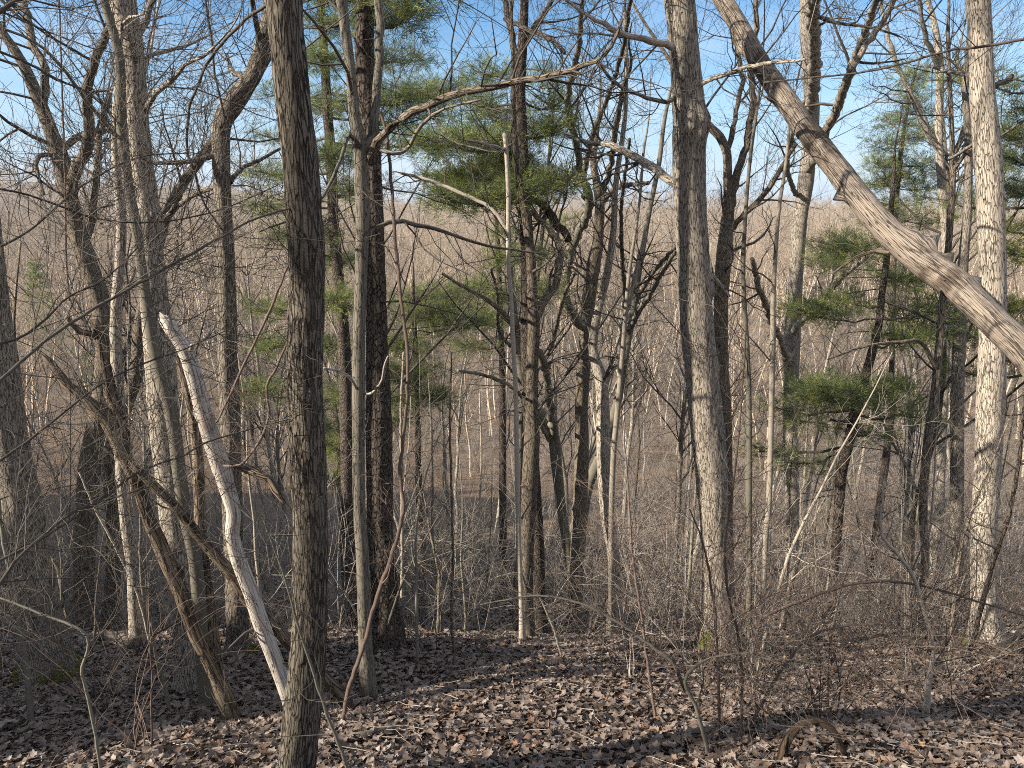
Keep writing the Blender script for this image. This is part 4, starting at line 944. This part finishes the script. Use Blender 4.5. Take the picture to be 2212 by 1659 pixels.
for i, (nm, lab, pts, mt, d, n) in enumerate(FS):
    base_in = d is None
    dd = hit(pts[0][0], min(pts[0][1], 1655)) if base_in else d
    stem(nm, lab, 'sapling', pts, mt, dd, int(n * 1.6), .6, 2, seed=60 + i, sink=base_in, group='saplings and wands on the near slope')

# ------------------------------------------------------------------ logs and sticks on the ground
def ground_log(label, a, b, r0, r1, mat, seed, name='fallen_log', cat='log', lift=.5, twigs=0):
    rg = random.Random(seed)
    pa = at(a[0], a[1], hit(*a))[0]; pb = at(b[0], b[1], hit(*b))[0]
    P, R = [], []
    for i in range(7):
        t = i / 6
        p = pa.lerp(pb, t); p.z = gz(p.x, p.y) + (r0 * (1 - t) + r1 * t) * lift + rg.uniform(0, .02)
        p.x += rg.gauss(0, .03); p.y += rg.gauss(0, .03)
        P.append(p); R.append(r0 * (1 - t) + r1 * t)
    org = P[0].copy()
    P, R = spline(shift(P, org), R, .07)
    me = trunk_mesh(name, P, R, M[mat], 16, .3, 30)
    if twigs:
        root = thing(name, org, label, cat)
        link('stem', me, root)
        T = Tubes(); sprout(T, P, R, twigs, .5, 1, rg, .1, 1, .4)
        link('twigs', T.mesh('twigs', M['twig']), root)
    else:
        o = link(name, me, None, org); tag(o, label, cat)

ground_log('pale short log lying on the sunlit leaves between pine and white stem', (975, 1300), (1022, 1342), .04, .045, 'dead', 1)
ground_log('pale broken log beside the short one, nearest the white stem', (1035, 1338), (1085, 1345), .04, .035, 'dead', 2)
ground_log('lit broken log at the foot of the slender pale trunk, left', (228, 1385), (300, 1402), .09, .10, 'log', 3)
ground_log('dark crooked log lying in the right brush', (1745, 1400), (1800, 1325), .06, .05, 'rotten', 4, twigs=5)
ground_log('pale split log leaning in the right brush', (1800, 1340), (1840, 1305), .07, .05, 'log', 5)
ground_log('dark log lying across the slope at the right edge', (2060, 1392), (2212, 1430), .06, .05, 'pine', 6, twigs=5)
ground_log('mossy grey log at the lower left edge', (0, 1520), (110, 1545), .05, .03, 'pine', 7)
ground_log('thin barked stick lying on the leaves at lower left', (30, 1590), (125, 1560), .02, .018, 'smooth', 8, 'stick', 'stick')
ground_log('grey lichened stick near the bottom edge left of centre', (760, 1600), (900, 1575), .025, .02, 'smooth', 9, 'stick', 'stick')
ground_log('thin pale stick slanting over the leaves, bottom centre', (1180, 1460), (1120, 1510), .008, .006, 'pale', 10, 'stick', 'stick')
ground_log('long thin stick on the leaves at lower left of the furrowed trunk', (380, 1600), (560, 1520), .012, .008, 'pale', 11, 'stick', 'stick')
ground_log('grey log on the slope behind the bleached trunk', (480, 1310), (660, 1308), .09, .08, 'rotten', 12)

# ------------------------------------------------------------------ leaf litter
def leaf_template(rg, n=14):
    out = []
    lobes = rg.choice([5, 7])
    for i in range(n):
        a = 2 * math.pi * i / n
        x = math.cos(a) * .62; y = math.sin(a) * .36
        k = 1 + .23 * math.cos(a * lobes) * (0.4 + 0.6 * abs(math.sin(a)))
        out.append((x * k, y * k * (1 - .25 * math.cos(a)), 0))
    V = np.array(out + [(-.3, 0, 0), (.3, 0, 0)])
    V[:, :2] += 0.02
    fold = rg.uniform(-.5, .9); curl = rg.uniform(-.9, .9); tw = rg.uniform(-.6, .6)
    V[:, 2] = np.abs(V[:, 1]) * fold + V[:, 0] ** 2 * curl + V[:, 0] * V[:, 1] * tw
    F = []
    for i in range(n):
        j = (i + 1) % n
        ca = n if V[i, 0] + V[j, 0] < 0 else n + 1
        F.append((i, j, ca))
        pa = n if V[i, 0] + V[i - 1, 0] < 0 else n + 1
        if pa != ca: F.append((i, ca, pa))
    return V, np.array(F)

def leaf_patch(name, N, d0, d1, size, tmpl_n, lift, seed, label=None):
    rs = np.random.RandomState(seed); rg = random.Random(seed)
    Tm = [leaf_template(rg, tmpl_n) for _ in range(12)]
    d = np.sqrt(rs.uniform(d0 ** 2, d1 ** 2, N)); x = rs.uniform(-1, 1, N) * (0.80 * d + 1.0)
    z = ground_z(x, d)
    clump = 0.5 + 0.5 * np.sin(x * 3.1 + 1.7 * np.sin(d * 2.3)) * np.sin(d * 3.7 + 1.3 * np.sin(x * 1.9))
    z = z + rs.uniform(0.0, lift, N) * (0.3 + clump)
    sc = size * rs.uniform(.6, 1.35, N)
    yaw = rs.uniform(0, 6.283, N); tx = rs.normal(0, .34, N) ; ty = rs.normal(0, .34, N)
    cy, sy = np.cos(yaw), np.sin(yaw)
    A = np.zeros((N, 3, 3))
    Rz = np.zeros((N, 3, 3)); Rz[:, 0, 0] = cy; Rz[:, 0, 1] = -sy; Rz[:, 1, 0] = sy; Rz[:, 1, 1] = cy; Rz[:, 2, 2] = 1
    Rx = np.zeros((N, 3, 3)); Rx[:, 0, 0] = 1; Rx[:, 1, 1] = np.cos(tx); Rx[:, 1, 2] = -np.sin(tx); Rx[:, 2, 1] = np.sin(tx); Rx[:, 2, 2] = np.cos(tx)
    Ry = np.zeros((N, 3, 3)); Ry[:, 1, 1] = 1; sl = ty; Ry[:, 0, 0] = np.cos(sl); Ry[:, 0, 2] = np.sin(sl); Ry[:, 2, 0] = -np.sin(sl); Ry[:, 2, 2] = np.cos(sl)
    slope = -0.42
    Rs = np.eye(3); Rs[1, 1] = Rs[2, 2] = math.cos(slope); Rs[1, 2] = -math.sin(slope); Rs[2, 1] = math.sin(slope)
    A = Rs @ Ry @ Rx @ Rz
    ti = np.clip(rs.beta(1.6, 1.6, N), 0, 1)
    V, F, Tn, off = [], [], [], 0
    pick = rs.randint(0, len(Tm), N)
    for k, (tv, tf) in enumerate(Tm):
        s = np.where(pick == k)[0]
        v = np.einsum('nij,kj->nki', A[s] * sc[s, None, None], tv) + np.stack([x[s], d[s], z[s]], axis=1)[:, None, :]
        V.append(v.reshape(-1, 3))
        F.append((tf[None] + off + (np.arange(len(s)) * len(tv))[:, None, None]).reshape(-1, 3))
        Tn.append(np.repeat(ti[s], len(tv))); off += len(s) * len(tv)
    o = link(name, new_mesh(name, np.concatenate(V), [np.concatenate(F)], M['leaf'], {'tint': np.concatenate(Tn)}, smooth=False))
    tag(o, label, 'leaf litter', kind='stuff')
leaf_patch('leaf_litter', 105000, 2.2, 9.8, .064, 14, .045, 3, 'brown and tan fallen oak leaves covering the near slope')
leaf_patch('fallen_leaves', 80000, 9.2, 32.0, .12, 6, .05, 4, 'fallen leaves covering the lower slope and valley floor')

# ------------------------------------------------------------------ shrubs, saplings and valley trees (built once, then copied)
def shrub_mesh(name, rg, h, stems, lean, mat, lev=2, r=.006, wig=.16, kids=(2, 4), rmin=.0022):
    T = Tubes()
    for i in range(stems):
        a = rg.uniform(0, 6.28); l = rg.uniform(.1, lean)
        d = Vector((math.cos(a) * l, math.sin(a) * l, 1)).normalized()
        grow(T, Vector((math.cos(a) * .05, math.sin(a) * .05, -.05)), d, h * rg.uniform(.6, 1.1), r * rg.uniform(.7, 1.2), lev, rg, wig, rg.uniform(-.14, .06), kids, (.5, 1.2), rmin, 6)
    return T.mesh(name, M[mat])

def bare_tree(name, rg, h, r, limbs, lev, tk=10, lowest=.3, kids=(3, 4), rmin=.004, mat='oak', sp=(.35, .8), cap=99):
    """returns (trunk tubes, crown tubes)"""
    A, B = Tubes(), Tubes(cap)
    P, R = [Vector((0, 0, -.3))], [r * 1.25]
    d = Vector((rg.gauss(0, .06), rg.gauss(0, .06), 1)).normalized(); n = 11
    for i in range(n):
        d = (d + Vector((rg.gauss(0, .07), rg.gauss(0, .07), .05))).normalized()
        P.append(P[-1] + d * (h + .3) / n); R.append(r * (1 - .9 * (i + 1) / n) + .008)
    A.add(P, R, tk)
    for i in range(limbs):
        t = lowest + (1 - lowest) * (i + rg.random()) / limbs
        j = min(int(t * n), n - 1)
        a = rg.uniform(0, 6.28); s = rg.uniform(*sp)
        dd = Vector((math.cos(a) * math.sin(s), math.sin(a) * math.sin(s), math.cos(s)))
        grow(B, P[j].lerp(P[j + 1], .5), dd, h * rg.uniform(.22, .38) * (1.15 - .5 * t), max(R[j] * .5, .012), lev, rg, .16, .06, kids, (.45, .95), rmin, 5)
    return A, B

rg = random.Random(99)
# -- valley trees near enough to show trunk and crown
protos = []
for i in range(6):
    A, B = bare_tree('t', rg, rg.uniform(8, 13), rg.uniform(.07, .15), 14, 3 if i < 4 else 2, 10, rg.uniform(.3, .5), mat='oak', cap=6)
    mt = ['oak', 'brown', 'oak', 'smooth', 'pale', 'furrow'][i]
    protos.append((A.mesh('trunk', M[mt]), B.mesh('crown', M['twig' if i != 3 else 'brush'])))
KEEP = [(u, dd) for u in ()]
VG = 'slender bare trees scattered on the valley floor'
VL = 'slender bare grey tree, one of many scattered across the valley floor'
placed = []
tries = 0
while len(placed) < 70 and tries < 4000:
    tries += 1
    d = 13 + 34 * rg.random() ** 1.2
    x = rg.uniform(-.95, .95) * d * .95
    if any((x - a) ** 2 + (d - b) ** 2 < 2.2 ** 2 for a, b in placed): continue
    placed.append((x, d))
first = {}
for x, d in placed:
    i = rg.randrange(6)
    root = thing('valley_tree', (x, d, gz(x, d)), VL, 'tree', VG)
    for nm, me in zip(('trunk', 'crown'), protos[i]):
        c = link(nm, me, root)
    root.rotation_euler = (rg.gauss(0, .03), rg.gauss(0, .03), rg.uniform(0, 6.28))
    s = rg.uniform(.75, 1.15); root.scale = (s, s, s)

# -- trees farther across the valley: one mesh each, too small to show parts
def join_tubes(A, B):
    T = Tubes(3)
    for s in (A, B):
        for k, (p, r) in s.g.items():
            a = T.g.setdefault(k, ([], [])); a[0].extend(p); a[1].extend(r)
    return T
far_meshes = []
for i in range(8):
    A, B = bare_tree('t', rg, rg.uniform(9, 14), rg.uniform(.08, .14), 12, 2, 6, rg.uniform(.3, .5), (3, 5), .009, cap=3)
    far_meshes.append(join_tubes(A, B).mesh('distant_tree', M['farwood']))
n = 0
while n < 170:
    d = 45 + 55 * rg.random()
    x = rg.uniform(-.85, .85) * d
    o = link('distant_tree', far_meshes[n % 8], None, (x, d, gz(x, d)))
    tag(o, 'bare distant tree, one of many standing on the far side of the valley', 'tree', 'bare trees on the far side of the valley')
    o.rotation_euler = (0, 0, rg.uniform(0, 6.28)); s = rg.uniform(.7, 1.15); o.scale = (s, s, s)
    n += 1

# -- the far wood and the brush: nobody could count these
def scatter(name, pos, sc, meshes, label, cat, yaw, tilt=.06):
    col = bpy.data.collections.new(name + '_source')
    for i, me in enumerate(meshes):
        o = bpy.data.objects.new(name + '_piece', me); col.objects.link(o)
    n = len(pos)
    me = bpy.data.meshes.new(name); me.vertices.add(n)
    me.vertices.foreach_set('co', np.asarray(pos, np.float32).ravel())
    rs = np.random.RandomState(n)
    a = me.attributes.new('rot', 'FLOAT_VECTOR', 'POINT')
    a.data.foreach_set('vector', np.stack([rs.normal(0, tilt, n), rs.normal(0, tilt, n), rs.uniform(0, 6.283, n)], axis=1).astype(np.float32).ravel())
    a = me.attributes.new('siz', 'FLOAT', 'POINT'); a.data.foreach_set('value', np.asarray(sc, np.float32))
    a = me.attributes.new('pick', 'INT', 'POINT'); a.data.foreach_set('value', rs.randint(0, len(meshes), n).astype(np.int32))
    o = link(name, me)
    tag(o, label, cat, kind='stuff')
    g = bpy.data.node_groups.new(name + '_nodes', 'GeometryNodeTree')
    g.interface.new_socket('Geometry', in_out='INPUT', socket_type='NodeSocketGeometry')
    g.interface.new_socket('Geometry', in_out='OUTPUT', socket_type='NodeSocketGeometry')
    gi = g.nodes.new('NodeGroupInput'); go = g.nodes.new('NodeGroupOutput')
    ci = g.nodes.new('GeometryNodeCollectionInfo'); ci.inputs['Collection'].default_value = col
    ci.inputs['Separate Children'].default_value = True; ci.inputs['Reset Children'].default_value = True
    ip = g.nodes.new('GeometryNodeInstanceOnPoints'); ip.inputs['Pick Instance'].default_value = True
    def na(nm, ty):
        x = g.nodes.new('GeometryNodeInputNamedAttribute'); x.data_type = ty; x.inputs['Name'].default_value = nm
        return [s for s in x.outputs if s.enabled and s.name == 'Attribute'][0]
    er = g.nodes.new('FunctionNodeEulerToRotation')
    g.links.new(gi.outputs[0], ip.inputs['Points']); g.links.new(ci.outputs[0], ip.inputs['Instance'])
    g.links.new(na('pick', 'INT'), ip.inputs['Instance Index'])
    g.links.new(na('rot', 'FLOAT_VECTOR'), er.inputs[0]); g.links.new(er.outputs[0], ip.inputs['Rotation'])
    g.links.new(na('siz', 'FLOAT'), ip.inputs['Scale']); g.links.new(ip.outputs[0], go.inputs[0])
    md = o.modifiers.new('scatter', 'NODES'); md.node_group = g
    return o

def field(N, d0, d1, w, pw=1.0, thin=False):
    d = d0 + (d1 - d0) * npr.uniform(0, 1, N) ** pw
    x = npr.uniform(-1, 1, N) * d * w
    if thin:                                     # the open leafy slope in the middle stays clearer
        k = npr.uniform(0, 1, N) < np.where(np.abs(x / d - .03) < .30, .22, np.where(x > 0, 1.0, .7))
        d, x = d[k], x[k]
    return np.stack([x, d, ground_z(x, d)], axis=1)

wood_meshes = []
for i in range(8):
    A, B = bare_tree('w', rg, rg.uniform(10, 14), rg.uniform(.09, .15), 13, 2, 5, rg.uniform(.35, .55), (3, 5), .016, sp=(.3, .7), cap=3)
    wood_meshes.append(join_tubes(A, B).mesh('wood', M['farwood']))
pos = np.concatenate([field(1500, 95, 210, .85), field(5200, 200, 640, .85)])
kk = npr.uniform(0, 1, len(pos)) < 0.72 + 0.5 * np.sin(pos[:, 0] * .055 + 1.5 * np.sin(pos[:, 1] * .03)) * np.sin(pos[:, 1] * .045 + pos[:, 0] * .02)
pos = pos[kk]
scatter('far_wood', pos, npr.uniform(.65, 1.15, len(pos)), wood_meshes, 'grey bare wood covering the far hillside up to the ridge', 'wood', True)

brush_meshes = [shrub_mesh('brush', rg, rg.uniform(1.2, 2.4), rg.randint(5, 8), .7, 'brush', 1, .008, .16, (4, 7), .0035) for _ in range(8)]
wand_meshes = [shrub_mesh('wand', rg, rg.uniform(2.5, 5.0), rg.randint(2, 4), .22, 'brush', 1, .015, .08, (6, 10), .004) for _ in range(6)]
fa, fb, fc = field(340, 9.5, 22, .85, .85, True), field(900, 20, 50, .85, .85, True), field(1600, 48, 110, .85)
pos = np.concatenate([fa, fb, fc])
sc = np.concatenate([npr.uniform(.4, .8, len(fa)), npr.uniform(.5, 1.0, len(fb)), npr.uniform(.9, 1.6, len(fc))])
scatter('underbrush', pos, sc, brush_meshes, 'dense tangle of bare brush on the lower slope and valley floor', 'brush', True, .15)
pos = np.concatenate([field(300, 10, 26, .85), field(900, 24, 70, .85), field(1200, 68, 120, .85)])
sc = np.concatenate([npr.uniform(.5, 1.0, 300), npr.uniform(.7, 1.3, 900), npr.uniform(1.0, 1.8, 1200)])
scatter('thicket', pos, sc, wand_meshes, 'thicket of thin upright poles and rods filling the valley', 'thicket', True, .1)

# -- near shrubs, each a thing
near_meshes = [shrub_mesh('shrub', rg, rg.uniform(.9, 1.7), rg.randint(3, 6), .9, ['twig', 'redtwig', 'brush'][i % 3], 2, .0075, .15, (2, 4)) for i in range(8)]
count = 0
while count < 112:
    d = 4.4 + 7.5 * rg.random()
    right = rg.random() < .74
    x = (rg.uniform(.18, .85) if right else rg.uniform(-.85, .18)) * d
    if not right and d < 5.2 and rg.random() < .6: continue
    o = link('shrub', near_meshes[rg.randrange(8)], None, (x, d, gz(x, d)))
    tag(o, 'leafless twiggy shrub, one of many growing through the leaf litter of the near slope', 'shrub', 'leafless shrubs on the near slope')
    o.rotation_euler = (rg.gauss(0, .1), rg.gauss(0, .1), rg.uniform(0, 6.28)); s = rg.uniform(.55, 1.1); o.scale = (s, s, s)
    count += 1
sap_meshes = []
for i in range(6):
    T = Tubes(); h = rg.uniform(2.2, 4.5)
    P, R = [Vector((0, 0, -.1))], [.012 + .004 * h]
    d = Vector((rg.gauss(0, .12), rg.gauss(0, .12), 1)).normalized()
    for k in range(10):
        d = (d + Vector((rg.gauss(0, .06), rg.gauss(0, .06), .03))).normalized(); P.append(P[-1] + d * h / 10); R.append(R[0] * (1 - .085 * (k + 1)))
    T.add(P, R, 7); sprout(T, P, R, 10, .9, 2, rg, .25, 1, .45, kids=(2, 4))
    sap_meshes.append(T.mesh('thin_sapling', M[['pale', 'smooth', 'brown', 'smooth', 'twig', 'pale'][i]]))
for k in range(75):
    d = 6.5 + 11 * rg.random(); x = rg.uniform(-.85, .85) * d
    o = link('thin_sapling', sap_meshes[k % 6], None, (x, d, gz(x, d)))
    tag(o, 'thin bare sapling, one of many standing among the brush below the bank', 'sapling', 'thin bare saplings among the brush')
    o.rotation_euler = (rg.gauss(0, .07), rg.gauss(0, .07), rg.uniform(0, 6.28)); s = rg.uniform(.7, 1.25); o.scale = (s, s, s)

# ------------------------------------------------------------------ the wood the viewer stands in: trees to the left and behind, which shade the slope
for k in range(7):
    while True:
        x = rg.uniform(-32, -6) if k < 5 else rg.uniform(-16, -5); y = rg.uniform(-13, 8) if k < 5 else rg.uniform(-8, 3)
        if x < -(.86 * max(y, 0) + 3.2): break
    i = rg.randrange(6)
    root = thing('hillside_tree', (x, y, gz(x, y)), 'bare tree of the hillside beyond the left edge', 'tree', 'hillside trees beyond the left edge')
    for nm, me in zip(('trunk', 'crown'), protos[i]):
        link(nm, me, root)
    root.rotation_euler = (0, 0, rg.uniform(0, 6.28)); s = rg.uniform(1.2, 1.7); root.scale = (s, s, s)

# ------------------------------------------------------------------ the air of the valley
def build_haze():
    x, y0, y1, z0, z1 = 700.0, -45.0, 1000.0, -40.0, 45.0
    V = np.array([(-x, y0, z0), (x, y0, z0), (x, y1, z0), (-x, y1, z0), (-x, y0, z1), (x, y0, z1), (x, y1, z1), (-x, y1, z1)])
    F = np.array([(0, 3, 2, 1), (4, 5, 6, 7), (0, 1, 5, 4), (1, 2, 6, 5), (2, 3, 7, 6), (3, 0, 4, 7)])
    m = bpy.data.materials.new('haze'); m.use_nodes = True
    t = m.node_tree; t.nodes.remove(t.nodes['Principled BSDF'])
    v = t.nodes.new('ShaderNodeVolumePrincipled')
    v.inputs['Color'].default_value = (0.85, 0.88, 0.93, 1); v.inputs['Density'].default_value = 0.0004
    t.links.new(v.outputs[0], t.nodes['Material Output'].inputs['Volume'])
    o = link('haze', new_mesh('haze', V, [F], m, smooth=False))
    tag(o, 'thin haze in the air of the valley', 'haze', kind='stuff')
build_haze()

# ------------------------------------------------------------------ dead twigs lying on the leaves, and far evergreens
T = Tubes()
for i in range(1500):
    d = math.sqrt(rg.uniform(2.4 ** 2, 10.5 ** 2)); x = rg.uniform(-1, 1) * (.8 * d + .6)
    a = rg.uniform(0, 6.28); L = rg.uniform(.08, .5); P = []
    for k in range(4):
        px, py = x + math.cos(a) * L * k / 3, d + math.sin(a) * L * k / 3
        P.append((px, py, gz(px, py) + .035 + rg.uniform(0, .03))); a += rg.gauss(0, .25)
    T.add(P, [rg.uniform(.0018, .005) * (1 - .2 * k) for k in range(4)], 4)
tag(link('twig_litter', T.mesh('twig_litter', M['brush'])), 'dead twigs scattered over the fallen leaves', 'twig litter', kind='stuff')
ever = []
for q in range(3):
    N = Needles(); h = rg.uniform(9, 13)
    for i in range(420):
        z = h * (1 - rg.random() ** 1.5 * .85); r = (h - z) * .30 + .3; a = rg.uniform(0, 6.28); e = r * math.sqrt(rg.random())
        N.add((math.cos(a) * e, math.sin(a) * e, round(z / 1.1) * 1.1 + rg.gauss(0, .22)), (math.cos(a), math.sin(a), .3), rg.uniform(.5, .8))
    ever.append(N.mesh('distant_pine', M['needle'], 12, .03))
for i in range(26):
    d = rg.uniform(55, 330); x = rg.uniform(-.75, .75) * d
    o = link('distant_pine', ever[i % 3], None, (x, d, gz(x, d)))
    tag(o, 'small dark evergreen standing in the bare wood of the far hillside', 'pine tree', 'evergreens on the far hillside')
    sc_ = rg.uniform(.5, 1.0); o.scale = (sc_, sc_, sc_)
